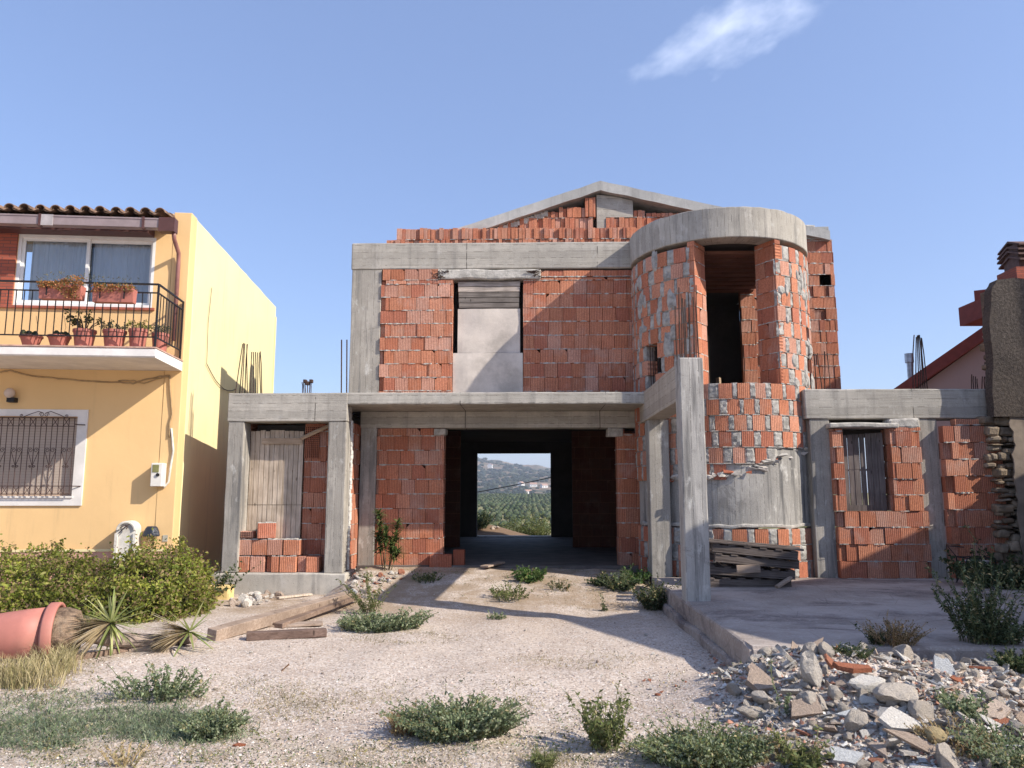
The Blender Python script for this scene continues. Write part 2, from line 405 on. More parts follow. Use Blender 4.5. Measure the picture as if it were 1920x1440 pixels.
def gz(x, y):
    if y > 23:
        z = lerp_tab(FARTAB, y)
        if y > 600:
            k = smooth(800, 2300, y); z += k * (-.16 * (x + 40) * min(1, y / 2500)) + k * (nz(x, y, .004, 3) * 26 + nz(x, y, .017, 5) * 9)
            if y > 2300: z += nz(x, y, .03) * 5
        elif y > 60: z += nz(x, y, .02) * .8 * smooth(60, 200, y) + .012 * x * smooth(60, 400, y)
        z += .55 * math.exp(-(((x + 1.7) / 1.5) ** 2 + ((y - 26.6) / .9) ** 2)) * .95
        return z
    z = -.40 + nz(x, y, .35, 1) * .04 + nz(x, y, 1.7, 2) * .020 + nz(x, y, 5., 4) * .008
    if y > 10.8 and -3.2 < x < 2.6:
        z += .31 * smooth(10.6, 13.7, y) * smooth(-3.2, -2.6, x) * (1 - smooth(1.7, 2.3, x))
        z += .16 * math.exp(-(((x + 2.75) / .55) ** 2 + ((y - 12.75) / .8) ** 2))
    if y > 14.2: z = -.5
    z += rubble_h(x, y)
    return z
def axis(parts):
    out = []
    for a, b, st in parts:
        n = max(1, int(round((b - a) / st))); out += [a + (b - a) * i / n for i in range(n)]
    return out + [parts[-1][1]]
XS = axis([(-4000, -800, 400), (-800, -200, 50), (-200, -60, 10), (-60, -12, 4), (-12, -8, .5), (-8, 7, .085), (7, 12, .5), (12, 60, 4), (60, 200, 10), (200, 800, 50), (800, 4000, 400)])
YS = axis([(-900, -60, 120), (-60, -4, 8), (-4, 3.5, .5), (3.5, 14.4, .085), (14.4, 23, .9), (23, 34, .3), (34, 70, 3), (70, 250, 12), (250, 700, 25), (700, 2300, 40), (2300, 2700, 20), (2700, 6000, 300)])
def build_ground():
    nx = len(XS); V = [(x, y, gz(x, y)) for y in YS for x in XS]; Fs = []
    for j in range(len(YS) - 1):
        for i in range(nx - 1): Fs.append((j * nx + i, j * nx + i + 1, (j + 1) * nx + i + 1, (j + 1) * nx + i))
    me = bpy.data.meshes.new('ground'); me.from_pydata(V, [], Fs); me.materials.append(GROUND); me.shade_smooth()
    o = bpy.data.objects.new('ground', me); link(o); tag(o, kind='structure')
build_ground()
def hit(u, v, far=4000):
    d = ray(u, v); t = 2.; st = .02
    while t < far:
        p = CAM + d * t
        if p.z < gz(p.x, p.y): return p
        t += st; st = max(.02, t * .002)
    return None
def G(u, v, z=-.4):
    d = ray(u, v); return CAM + d * ((z - CAM.z) / d.z)

# patio: cast slab with a broken edge
def patio_mat():
    n = NT('patio_concrete'); p = n.geo()
    c = n.mix(n.ramp(n.noise(p, .8, 6, .65), .35, .65), (.30, .25, .215), (.46, .395, .35))
    c = n.mix(n.ramp(n.noise(n.geo((.75, 1.15, 1)), .9, 7, .7, .5), .47, .63, 0, .8), c, (.13, .10, .095))
    c = n.mix(n.ramp(n.noise(p, 30, 4, .6), .5, .75, 0, .5), c, (.55, .52, .48))
    c = n.mix(n.ramp(n.vor(p, 2.2, 'DISTANCE_TO_EDGE'), .0, .012, .35, 0), c, (.1, .09, .08))
    return n.done(c, .9, n.bump(n.math('ADD', n.noise(p, 40, 4), n.noise(p, 4, 5)), .4, .015))
PZ = -.09
def build_patio():
    mb = MB()
    mb.rough(1.93, 13.0, 6.98, 12.46, -.40, PZ, step=.3, amp=.012, bev=.03, seed=4)
    # ragged cast foot along the left edge
    mb.rough(1.87, 1.96, 7.1, 12.2, -.6, -.30, step=.12, amp=.04, bev=.03, seed=8)
    o = mb.build('patio', patio_mat()); tag(o, kind='structure')
    mb = MB()
    mb.rough(-3.05, 2.75, 13.9, 22.95, -.3, -.045, step=1.2, amp=.004, seed=2)
    o = mb.build('house_floor', m_simple('dusty_shade_floor', (.13, .11, .10), nscale=2.5, var=.35, dirt=(.19, .16, .14))); tag(o, kind='structure')  # floor colour lowered to carry the passage's shade
build_patio()

# ------------------------------------------------------------ hollow-block masonry
def strip_ridge(mb, M, s0, s1, z, d, rng, col=(1, 1, 1), keep=.8, big=1.25):
    """squeezed-out bed joint: broken thin ridge"""
    s = s0
    while s < s1 - .03:
        l = rng.uniform(.04, .16)
        if rng.random() < keep:
            a, b = s, min(s1, s + l); m = (a + b) / 2; h = rng.uniform(.004, .011) * big; dd = rng.uniform(.002, .012) * big
            top = [M(a, d, z + h * .3), M(m, d + dd, z + h), M(b, d, z + h * .4)]
            bot = [M(a, d, z - h * .5), M(m, d + dd, z - h * rng.uniform(.6, 1.6)), M(b, d, z - h * .5)]
            mb.poly(top + bot, [(0, 3, 4, 1), (1, 4, 5, 2)], col)
        s += l
def course(mb, mm, M, s0, s1, z0, z1, rng, bw, depth=.14, jit=.006, gap=.007, k=1., ragged=(0, 0), vary=0., ridge=True, alt=None, off=None):
    s = s0 - (rng.uniform(0, bw * .8) if off is None else off)
    while s < s1 - .012:
        b_ = bw if alt is None else rng.choice(alt)
        b_ *= 1 + rng.uniform(-.025, .025); a, b = max(s, s0), min(s + b_, s1)
        if b - a > .02:
            d = rng.uniform(-jit, jit) + (rng.choice([0, -.02, -.035]) if rng.random() < vary else 0)
            c = bcol(rng, k); e = rng.uniform(-.003, .003); t = rng.uniform(-.003, .003)
            zb, zt = z0 + .004 + e, z1 - .006 + e
            V = [M(a + gap / 2, d + t, zb), M(b - gap / 2, d - t, zb), M(b - gap / 2, d - t, zt), M(a + gap / 2, d + t, zt),
                 M(a + gap / 2, -depth, zb), M(b - gap / 2, -depth, zb), M(b - gap / 2, -depth, zt), M(a + gap / 2, -depth, zt)]
            ua, ub = a, b
            uv = [[(ua, zb), (ub, zb), (ub, zt), (ua, zt)], [(ua, zb), (ua + .14, zb), (ua + .14, zt), (ua, zt)], [(ub, zb), (ub + .14, zb), (ub + .14, zt), (ub, zt)], [(ua, 0), (ub, 0), (ub, .1), (ua, .1)], [(ua, 0), (ub, 0), (ub, .1), (ua, .1)]]
            if rng.random() < .07:    # chipped corner
                ch = rng.uniform(.03, .07); side = rng.random() < .5
                if side: pts = [V[0], V[1], V[2], M(a + gap / 2 + ch, d, zt), M(a + gap / 2, d, zt - ch)]; uvp = [(ua, zb), (ub, zb), (ub, zt), (ua + ch, zt), (ua, zt - ch)]
                else: pts = [V[0], V[1], M(b - gap / 2, d, zt - ch), M(b - gap / 2 - ch, d, zt), V[3]]; uvp = [(ua, zb), (ub, zb), (ub, zt - ch), (ub - ch, zt), (ua, zt)]
                mb.face(pts, c, uvp); mb.poly(V, [(0, 4, 7, 3), (1, 2, 6, 5), (0, 1, 5, 4)], c, uv[1:4])
                mb.poly([M(a, -.03, zb), M(b, -.03, zb), M(b, -.03, zt), M(a, -.03, zt)], [(0, 1, 2, 3)], tuple(x * .4 for x in c))
            else:
                mb.poly(V, [(0, 1, 2, 3), (0, 4, 7, 3), (1, 2, 6, 5), (0, 1, 5, 4), (3, 2, 6, 7)], c, uv)
        s += b_
    if ridge and mm: strip_ridge(mm, M, s0, s1, z0 + .002, .001, rng)
def panel(name, parent, M, s0, s1, z0, z1, seed, bw=.247, rh=.262, holes=(), k=1., mat=None, jit=.006, backing=True, ragL=0., ragR=0., vary=0., alt=None, clip=None, ridge=True, depth=.14, first=None, label=None):
    rng = random.Random(seed); mb = MB(); mm = MB(); z = z0; i = 0
    while z < z1 - .02:
        h = (first if (i == 0 and first) else rh); zt = min(z + h, z1)
        a0 = s0 + (ragL if i % 2 else 0); b0 = s1 - (ragR if (i + 1) % 2 else 0)
        if ragL and i % 2: course(mb, None, lambda s, d, zz: M(s, d - .05, zz), s0, a0, z, zt, rng, bw, depth, k=k * .9, ridge=False)
        if ragR and (i + 1) % 2: course(mb, None, lambda s, d, zz: M(s, d - .05, zz), b0, s1, z, zt, rng, bw, depth, k=k * .9, ridge=False)
        segs = [(a0, b0)]
        if clip:
            c0, c1 = clip((z + zt) / 2); segs = [(max(a0, c0), min(b0, c1))]
        for hx0, hx1, hz0, hz1 in holes:
            if hz0 < (z + zt) / 2 < hz1:
                ns = []
                for a, b in segs:
                    if hx1 <= a or hx0 >= b: ns.append((a, b)); continue
                    if hx0 > a: ns.append((a, hx0))
                    if hx1 < b: ns.append((hx1, b))
                segs = ns
        for a, b in segs:
            if b - a > .03: course(mb, mm, M, a, b, z, zt, rng, bw, depth, jit, k=k, vary=vary, alt=alt, ridge=ridge)
            if backing and b - a > .03:
                mb.box(a + .006, b - .006, -.125, -.03, z, zt, (.24, .10, .06), M=M) if zt - z > .02 else None
        z = zt; i += 1
    o = mb.build(name, mat or BRICK, parent, world=True)
    if label: o['label'] = label
    if mm.f: add_mortar(mm, o, parent)
    return o
def add_mortar(mm, o, parent):
    m = mm.build('mortar_joints', MORTAR, None, origin=None, recalc=False)
    off = Vector(parent.location)
    me = m.data
    for v in me.vertices: v.co -= off
    m.parent = o; return m
def MF(y): return lambda s, d, z: (s, y - d, z)          # wall facing the camera
def MR(x): return lambda s, d, z: (x + d, s, z)          # wall facing +X
def ML(x): return lambda s, d, z: (x - d, s, z)          # wall facing -X

HX = Vector((0, 13.0, 0))
house = thing('unfinished_house', 'two storey unfinished house of grey concrete and bare orange blocks with a round turret', 'house', HX)
YA, YB, YC, YD = 12.87, 14.0, 12.5, 16.3
def hp(name, mb, m, label=None, smooth=False):
    o = mb.build(name, m, house, world=True, smooth=smooth)
    if label: o['label'] = label
    return o
def hbox(name, m, x0, x1, y0, y1, z0, z1, label=None, step=.22, amp=.006, bev=.012, seed=0):
    mb = MB(); mb.rough(x0, x1, y0, y1, z0, z1, step, amp, bev, seed=seed); return hp(name, mb, m, label)

# --- ground floor, left bay
hbox('plinth', CONC, -5.22, -2.98, 12.80, 13.6, -.75, -.075, amp=.012, bev=.02, seed=3)
hbox('column', CONC_OLD, -5.06, -4.79, YA, 13.2, -.075, 2.42, seed=11)
hbox('column', CONC_OLD, -3.36, -3.055, YA, 13.2, -.075, 2.42, seed=12)
hbox('beam', CONC_H, -5.08, -3.05, YA - .012, 13.25, 2.42, 2.905, seed=13)
hbox('bay_roof_slab', CONC_H, -5.08, -3.32, 13.25, 22.9, 2.66, 2.90, step=.8)
panel('bay_side_wall', house, ML(-5.03), 13.2, 22.9, -.1, 2.66, 5, backing=False, ridge=False)
Mbay = MF(13.24)
panel('brick_wall', house, Mbay, -3.86, -3.36, -.075, 2.42, 21, k=.85, bw=.26, jit=.008, ragL=0)
def perforated_block():
    mb = MB(); y = 13.20
    mb.box(-3.84, -3.60, y + .02, y + .12, 1.82, 2.36, (.03, .012, .008))  # near-black back carries the shade inside the cells
    for i in range(8): mb.box(-3.842 + i * .0335, -3.842 + i * .0335 + .007, y - .005, y + .03, 1.82, 2.36, (.55, .22, .13))
    for j in range(17): mb.box(-3.842, -3.598, y - .003, y + .03, 1.82 + j * .0335, 1.828 + j * .0335, (.55, .22, .13))
    o = hp('perforated_block', mb, BRICK_D, 'block turned so its square cells face out')
perforated_block()
# oblique timber over the perforated block
WOODP = m_wood('pale_board', (.42, .33, .25), (.66, .56, .46), 'z'); WOODX = m_wood('pale_board_flat', (.36, .25, .16), (.56, .42, .30), 'x')
WOODG = m_wood('grey_board', (.13, .115, .105), (.27, .24, .22), 'x'); WOODGV = m_wood('grey_board_upright', (.10, .085, .08), (.21, .18, .165), 'z')
mb = MB(); mb.tube([(-3.90, 13.14, 2.15), (-3.40, 13.14, 2.38)], .032, 4); hp('prop_timber', mb, WOODX)
def plank_door():
    rng = random.Random(4); mb = MB(); x = -4.79; n = 11; wd = (4.79 - 3.87) / n
    for i in range(n):
        for z0, z1 in ((-.07, 1.02), (1.03, 2.29)):
            g = rng.uniform(.8, 1.1); z1 = z1 + (rng.uniform(-.01, .015) if z1 > 2 else 0)
            d = rng.uniform(-.004, .004)
            mb.box(x + i * wd + .003 + rng.uniform(0, .003), x + (i + 1) * wd - .003, 13.20 + d, 13.235 + d, z0, z1, (g, g * .97, g * .93))
    mb.box(-4.79, -3.88, 13.236, 13.25, -.07, 2.24, (.12, .1, .09))
    d = hp('plank_door', mb, WOODP, 'weathered pale plank door with dark gaps')
    m2 = MB(); m2.box(-4.58, -3.88, 13.165, 13.198, 2.06, 2.16); c = m2.build('crosspiece', WOODX, None)
    for v in c.data.vertices: v.co -= HX
    c.parent = d
plank_door()
hbox('bay_gap_backing', CONC_DARK, -4.79, -3.36, 13.5, 13.7, 1.5, 2.42)  # dark sheet behind the gap above the door, standing in for shade
panel('bay_return_wall', house, MR(-3.06), 13.2, 13.98, -.1, 2.45, 23, k=1., bw=.245, jit=.014)
mb = MB(); rng = random.Random(8)   # white mortar smeared down the return corner
for k in range(34):
    z = -.05 + k * .074; wdt = .05 + .12 * abs(nz(0, z, 1.6)) + rng.uniform(0, .05)
    mb.rough(-3.058, -3.032 + rng.uniform(0, .012), 13.19, 13.2 + wdt, z, z + .08, step=.05, amp=.012, bev=.01, seed=k)
hp('mortar_smear', mb, m_simple('pale_mortar', (.66, .63, .58), nscale=20, bump=.8))
# --- porch back wall (YB)
hbox('column', CONC_OLD, -3.05, -2.76, YB - .03, YB + .3, -.15, 2.42, seed=14)
hbox('beam', CONC_H, -3.06, 2.2, YB - .035, YB + .35, 2.40, 2.705, seed=15)
panel('brick_wall', house, MF(YB), -2.76, -1.52, -.09, 2.40, 31, ragR=.06, ragL=.05, first=.25)
panel('brick_wall', house, MF(YB), 1.60, 2.14, -.09, 2.30, 32, ragR=.09, k=.95)
panel('opening_jamb', house, MR(-1.53), YB, YB + .3, -.09, 2.38, 33)
panel('opening_jamb', house, ML(1.61), YB, YB + .3, -.09, 2.38, 34, k=.9)
panel('brick_return', house, ML(2.16), YA + .35, YB, -.09, 2.42, 35, jit=.02)
mb = MB(); mb.rough(1.44, 1.72, YB - .04, YB + .3, 2.24, 2.40, step=.07, amp=.03, bev=.02); hp('lintel_pad', mb, MORTAR); mb = MB(); mb.rough(-1.72, -1.50, YB - .03, YB + .3, 2.28, 2.40, step=.07, amp=.03, bev=.02); hp('lintel_pad', mb, MORTAR)
mb = MB(); mb.rough(-1.75, -1.36, YB - .12, YB + .14, -.14, .14, step=.1, amp=.004, col=(.55, .19, .11)); hp('brick_footing', mb, BRICK); mb = MB(); mb.rough(-1.34, -1.14, YB - .02, YB + .2, -.05, .22, step=.1, amp=.004, col=(.38, .12, .07)); hp('brick_footing', mb, BRICK)
# --- balcony slab over the porch
hbox('balcony_slab', CONC_H, -3.34, 2.0, YA - .006, YB + .1, 2.708, 2.91, seed=17, step=.18, bev=.016)
# --- side beam and free column
BX0, BX1 = 1.95, 2.26
mb = MB(); mb.rough(BX0, BX1, 10.1, 13.95, 2.42, 2.915, step=.25, amp=.006, seed=19); hp('side_beam', mb, m_concrete('side_beam_concrete', boards='h', warm=.25))
FREE = m_concrete('free_column_concrete', base=(.47, .445, .41), boards='v', stain=1.3)
hbox('free_column', FREE, 1.945, 2.25, 9.8, 10.1, -.3, 2.955, step=.15, amp=.005, bev=.014, seed=20)
hbox('column', CONC_OLD, 1.97, 2.30, 12.62, 12.93, -.12, 2.42, seed=22)

# --- turret
TX, TY, TR = 3.47, 13.78, 1.55
def MT(R=TR): return lambda s, d, z: (TX + (R + d) * math.sin(s / TR), TY - (R + d) * math.cos(s / TR), z)
A = lambda deg: R_(deg) * TR
SMEAR = MORTAR_G
def turret_band(name, z0, z1, arcs, seed, rh=.257, top=None, holes=(), slope=None, k=1.08):
    rng = random.Random(seed); mb = MB(); mm = MB(); M = MT(); row = 0; z = z0
    while z < z1 - .03:
        zt = min(z + rh, z1)
        for d0, d1 in arcs:
            s0, s1 = A(d0), A(d1); s = s0 - (0.17 if row % 2 else 0) - rng.uniform(0, .05)
            while s < s1:
                bwid = .205 * rng.uniform(.82, 1.08); gapw = .115 * rng.uniform(.45, 1.5)
                for kind, a, b in (('b', s, s + bwid), ('m', s + bwid, s + bwid + gapw)):
                    a, b = max(a, s0), min(b, s1)
                    if b - a < .02: continue
                    deg = math.degrees((a + b) / 2 / TR)
                    if any(h0 < deg < h1 and hz0 < (z + zt) / 2 < hz1 for h0, h1, hz0, hz1 in holes): continue
                    if slope and (z + zt) / 2 < slope(deg): continue
                    if kind == 'b':
                        n = 2; c = bcol(rng, k); d = rng.uniform(-.006, .010)
                        for q in range(n):
                            aa = a + (b - a) * q / n; bb = a + (b - a) * (q + 1) / n
                            V = [M(aa, d, z + .005), M(bb, d, z + .005), M(bb, d, zt - .006), M(aa, d, zt - .006), M(aa, -.2, z + .005), M(bb, -.2, z + .005), M(bb, -.2, zt - .006), M(aa, -.2, zt - .006)]
                            u = [(aa, z), (bb, z), (bb, zt), (aa, zt)]
                            fs = [(0, 1, 2, 3), (0, 1, 5, 4), (3, 2, 6, 7), (5, 4, 7, 6)] + ([(0, 4, 7, 3)] if q == 0 else []) + ([(1, 2, 6, 5)] if q == n - 1 else [])
                            mb.poly(V, fs, c, [u] * len(fs))
                    else:
                        o1, o2 = rng.uniform(0, 99), 3; I, J = 4, 6; V = []
                        over = rng.uniform(.0, .03)
                        for j in range(J + 1):
                            for i in range(I + 1):
                                fx, fy = i / I, j / J; ss = a - over + (b - a + 2 * over) * fx; zz = z - .004 + (zt - z + .008) * fy
                                edge = min(fx, 1 - fx, fy * 1.5, (1 - fy) * 1.5) * 4
                                ss += noise.noise(Vector((fx * 3, fy * 5, o1))) * .022
                                dd = -.02 + min(1, edge) * .024 + noise.noise(Vector((fx * 4, fy * 6, o1 + 7))) * .018
                                V.append(M(ss, dd, zz))
                        mm.poly(V, [(j * (I + 1) + i, j * (I + 1) + i + 1, (j + 1) * (I + 1) + i + 1, (j + 1) * (I + 1) + i) for j in range(J) for i in range(I)], (1, 1, 1))
                        for q in range(1): mm.poly([M(a, -.02, z), M(b, -.02, z), M(b, -.02, zt), M(a, -.02, zt), M(a, -.2, z), M(b, -.2, z), M(b, -.2, zt), M(a, -.2, zt)], [(0, 1, 2, 3), (0, 4, 7, 3), (1, 2, 6, 5), (3, 2, 6, 7), (0, 1, 5, 4), (4, 5, 6, 7)], (1, 1, 1))
                s += bwid + gapw
            # bed joint ridge
            ok = [a for a in [s0 + .06 * i for i in range(int((s1 - s0) / .06))]]
            for a in ok:
                deg = math.degrees((a + .03) / TR)
                if any(h0 < deg < h1 and hz0 < z + .01 < hz1 + .02 for h0, h1, hz0, hz1 in holes): continue
                if slope and z < slope(deg): continue
                if rng.random() < .75:
                    dd = rng.uniform(.004, .014); hh = rng.uniform(.006, .014)
                    V = [M(a, 0, z + hh), M(a + .06, 0, z + hh), M(a + .06, dd, z), M(a, dd * .8, z), M(a, 0, z - hh), M(a + .06, 0, z - hh)]
                    mm.poly(V, [(0, 1, 2, 3), (3, 2, 5, 4)], (1, 1, 1))
        z = zt; row += 1
    o = mb.build(name, BRICK, house, world=True)
    m = mm.build('cement_smears', SMEAR, None, recalc=False)
    for v in m.data.vertices: v.co -= HX
    m.parent = o; return o
turret_band('turret_base_bricks', -.10, .70, [(-88, 70)], 41)
turret_band('turret_parapet_bricks', 1.43, 2.97, [(-92, 84)], 42, rh=.2566, slope=lambda d: 1.50 + .46 * (smooth(-30, 50, d)))
turret_band('turret_upper_bricks', 2.97, 5.30, [(-108, -27.5)], 43, rh=.259, holes=((-65, -54, 2.9, 3.82),), k=1.15)
turret_band('turret_upper_bricks', 2.97, 5.30, [(23, 112)], 44, rh=.259, holes=((53, 62, 2.9, 3.95),), k=1.15)
def arc_solid(name, d0, d1, r0, r1, z0, z1, m, nseg=40, amp=.006, label=None, wav=0.):
    mb = MB(); V = []; N = nseg; zs = [z0, z0 + .012] + [z0 + (z1 - z0) * q / 4 for q in (1, 2, 3)] + [z1 - .012, z1]
    for i in range(N + 1):
        a = R_(d0 + (d1 - d0) * i / N)
        for z in zs:
            rr = r1 - (.01 if z in (z0, z1) else 0); p = Vector((TX + rr * math.sin(a), TY - rr * math.cos(a), z))
            p += noise.noise_vector(p * 4) * amp
            if z == z1: p.z += noise.noise(p * 6) * .02
            V.append(p)
        for z in (z1, z0): V.append(Vector((TX + r0 * math.sin(a), TY - r0 * math.cos(a), z)))
    K = len(zs) + 2; Fs = []; uv = []
    for i in range(N):
        for k in range(K):
            q = [i * K + k, (i + 1) * K + k, (i + 1) * K + (k + 1) % K, i * K + (k + 1) % K]; Fs.append(tuple(q))
            s0_, s1_ = R_(d0 + (d1 - d0) * i / N) * r1, R_(d0 + (d1 - d0) * (i + 1) / N) * r1
            za, zb = V[i * K + k].z, V[i * K + (k + 1) % K].z
            uv.append([(s0_, za), (s1_, za), (s1_, zb), (s0_, zb)])
    Fs += [tuple(range(K)), tuple(N * K + k for k in range(K))]; uv += [None, None]
    mb.poly(V, Fs, (1, 1, 1), uv); return hp(name, mb, m, label)
arc_solid('ring_beam', -128, 128, 1.2, TR + .015, 5.385, 5.90, CONC_V, 72, label='round concrete ring crowning the turret')
arc_solid('turret_concrete_band', -86, 76, 1.3, TR - .03, .70, 2.06, m_concrete('stained_band_concrete', base=(.46, .435, .40), boards='v', stain=1.6, dark=.9), 48)
arc_solid('turret_ledge', -84, 74, 1.3, TR + .0, .685, .74, MORTAR, 60, amp=.03)
# broken brick edge and mortar crumbs under the parapet
mb = MB(); rng = random.Random(77); M = MT()
for q in range(46):
    deg = rng.uniform(-60, 66); z = 1.47 + .44 * smooth(-30, 50, deg) + rng.uniform(-.07, .04); a = A(deg); c = Vector(M(a, rng.uniform(-.03, .015), z)); r = rng.uniform(.025, .075)
    V = [c + Vector((rng.uniform(-1, 1) * r * 1.5, rng.uniform(-1, 1) * r * .6, rng.uniform(-1, 1) * r * .7)) for _ in range(9)]
    bm = bmesh.new(); [bm.verts.new(v) for v in V]; bmesh.ops.convex_hull(bm, input=bm.verts)
    bm.verts.index_update(); bm.verts.ensure_lookup_table(); used = [v for v in bm.verts if v.link_faces]; ix = {v: i for i, v in enumerate(used)}
    mb.poly([v.co.copy() for v in used], [tuple(ix[v] for v in f.verts) for f in bm.faces], rng.choice([(.42, .13, .07), (.5, .46, .42), (.55, .5, .45), (.6, .56, .5)])); bm.free()
hp('broken_brick_edge', mb, m_simple('broken_masonry', (1, 1, 1), use_attr=True, var=.3, bump=.9))
rng = random.Random(88); mb = MB(); M = MT()
for q in range(46):
    lo = False; deg = rng.choice([rng.uniform(-86, -30), rng.uniform(-86, -50), rng.uniform(26, 80)]) if not lo else rng.uniform(-80, 76); z = rng.uniform(3.0, 5.25) if not lo else rng.uniform(2.0, 2.9)
    if -68 < deg < -50 and 2.8 < z < 4.0: continue
    a = A(deg); w_, h_ = rng.uniform(.03, .09), rng.uniform(.06, .24); n = 12; V = [M(a, .026, z)]
    for k in range(n):
        t = 2 * math.pi * k / n; f = 1 + .35 * noise.noise(Vector((math.cos(t) * 1.5, math.sin(t) * 1.5, q))); V.append(M(a + w_ * f * .6 * math.cos(t), .022, z + h_ * f * .6 * math.sin(t)))
    for k in range(n):
        t = 2 * math.pi * k / n; f = 1 + .35 * noise.noise(Vector((math.cos(t) * 1.5, math.sin(t) * 1.5, q))); V.append(M(a + w_ * f * math.cos(t), -.004, z + h_ * f * math.sin(t)))
    mb.poly(V, [(0, 1 + k, 1 + (k + 1) % n) for k in range(n)] + [(1 + k, 1 + n + k, 1 + n + (k + 1) % n, 1 + (k + 1) % n) for k in range(n)])
hp('cement_smears', mb, MORTAR_G)['kind'] = 'stuff'
# opening jambs
def jamb(name, p0, p1, z0, z1, seed, k):
    d = Vector((p1[0] - p0[0], p1[1] - p0[1], 0)); L = d.length; d.normalize(); n = Vector((d.y, -d.x, 0))
    M = lambda s, dd, z: (p0[0] + d.x * s + n.x * dd, p0[1] + d.y * s + n.y * dd, z)
    return panel(name, house, M, 0, L, z0, z1, seed, k=k, rh=.259, bw=.4, ridge=True, alt=[.09, .1, .4, .4], depth=.12, backing=False)
jamb('opening_jamb', (2.76, 12.39), (3.02, 12.76), 2.97, 5.385, 51, 1.1)
jamb('opening_jamb', (3.86, 12.74), (4.085, 12.35), 2.97, 5.385, 52, .95)
panel('turret_inner_course', house, MF(12.47), 2.74, 4.1, 2.90, 2.972, 53, ridge=False)

# --- upper storey front (YB)
UL = P(658, 600, YB).x
hbox('column', CONC_OLD, UL, UL + .56, YB - .02, YB + .4, 2.9, 5.38, seed=61, step=.3)
hbox('upper_beam', CONC_H, UL - .02, 2.15, YB - .03, YB + .4, 5.385, 5.90, seed=62, step=.2, bev=.02)
WX0, WX1 = P(849, 620, YB).x, P(981, 620, YB).x
panel('brick_wall', house, MF(YB - .05), UL + .56, WX0, 2.91, 5.17, 63, ragL=.09, first=.17, k=1.05, rh=.2515, jit=.009)
panel('brick_top_course', house, MF(YB - .05), UL + .58, WX0 - .28, 5.17, 5.385, 64, bw=.255, rh=.215)
panel('brick_wall', house, MF(YB), WX1, 2.16, 2.91, 5.22, 65, first=.16, rh=.262, k=1.0, ragL=0, jit=.006)
panel('brick_top_course', house, MF(YB), WX1 + .25, 2.16, 5.235, 5.37, 66, bw=.255, rh=.125, k=1.05)
panel('window_jamb', house, MR(WX0 - .002), YB, YB + .25, 2.91, 5.2, 67, ridge=False)
panel('window_jamb', house, ML(WX1 + .002), YB, YB + .25, 2.91, 5.2, 68, ridge=False)
PALE = m_simple('pale_mortar_lintel', (.50, .47, .42), nscale=9, var=.35, bump=1., dirt=(.30, .28, .25))
hbox('window_lintel', PALE, WX0 - .30, WX1 + .33, YB - .055, YB + .25, 5.185, 5.37, step=.07, amp=.016, bev=.025, seed=69)
mb = MB(); rng = random.Random(5)    # tangle of tie wire and chips at the lintel ends
for cx in (WX0 - .2, WX1 + .24):
    for q in range(16):
        p = Vector((cx + rng.uniform(-.12, .12), YB - .06, 5.26 + rng.uniform(-.06, .07))); mb.tube([p, p + Vector((rng.uniform(-.08, .08), -.03, rng.uniform(-.05, .05))), p + Vector((rng.uniform(-.1, .1), 0, rng.uniform(-.05, .05)))], .006, 4)
hp('tie_wire', mb, RUST)
mb = MB(); rng = random.Random(12)   # column edge smears beside the turret
for k in range(30):
    z = 2.92 + k * .084; a = rng.uniform(.04, .13); mb.rough(2.16 - a, 2.20, YB - .02 - rng.uniform(0, .02), YB + .1, z, z + .09, step=.05, amp=.014, bev=.012, seed=k)
hp('mortar_smear', mb, MORTAR_G)
# boards closing the window
SHEET = m_simple('weathered_fibreboard', (.60, .53, .465), nscale=3, var=.14, bump=.25, dirt=(.33, .29, .25))
def sheet(name, x0, x1, z0, z1, y, seed):
    mb = MB(); nx, nz_ = 14, 12; V = []
    for j in range(nz_ + 1):
        for i in range(nx + 1):
            fx, fz = i / nx, j / nz_; x = x0 + (x1 - x0) * fx; z = z0 + (z1 - z0) * fz
            b = .022 * noise.noise(Vector((fx * 2.2, fz * 2, seed))) + .03 * (fx - .5) ** 2
            V.append((x, y + b, z + .006 * noise.noise(Vector((fx * 4, fz, seed + 4)))))
    n = len(V); V += [(x, y_ + .012, z) for x, y_, z in V]; W = nx + 1; Fs = []
    for j in range(nz_):
        for i in range(nx):
            q = (j * W + i, j * W + i + 1, (j + 1) * W + i + 1, (j + 1) * W + i); Fs += [q, tuple(k + n for k in q[::-1])]
    bd = [i for i in range(W)] + [j * W + nx for j in range(1, nz_ + 1)] + [nz_ * W + i for i in range(nx - 1, -1, -1)] + [j * W for j in range(nz_ - 1, 0, -1)]
    for a, b in zip(bd, bd[1:] + bd[:1]): Fs.append((a, b, b + n, a + n))
    mb.poly(V, Fs, (1, 1, 1)); return hp(name, mb, SHEET, smooth=False)
a0, a1 = P(858, 600, YB).x, P(975, 600, YB).x
sheet('closing_board', a0, a1, P(900, 661, YB).z, P(900, 578, YB).z, YB + .035, 2)
sheet('closing_board', P(848, 700, YB).x + .01, WX1 - .01, 2.93, P(900, 662, YB).z, YB - .012, 7)
zt = P(900, 527, YB).z; zb = P(900, 577, YB).z; rng = random.Random(2)
for q in range(5):
    mb = MB(); z0 = zt - (q + 1) * (zt - zb) / 5; g = [2.6, 3.0, .95, .85, 1.0][q]
    mb.rough(a0 + .005 * q, a1 - .004 * q, YB + .03, YB + .055, z0 + .006, z0 + (zt - zb) / 5 - .003, step=.1, amp=.004, bev=.004, col=(g, g * .95, g * .88), seed=q)
    hp('plank', mb, WOODG)
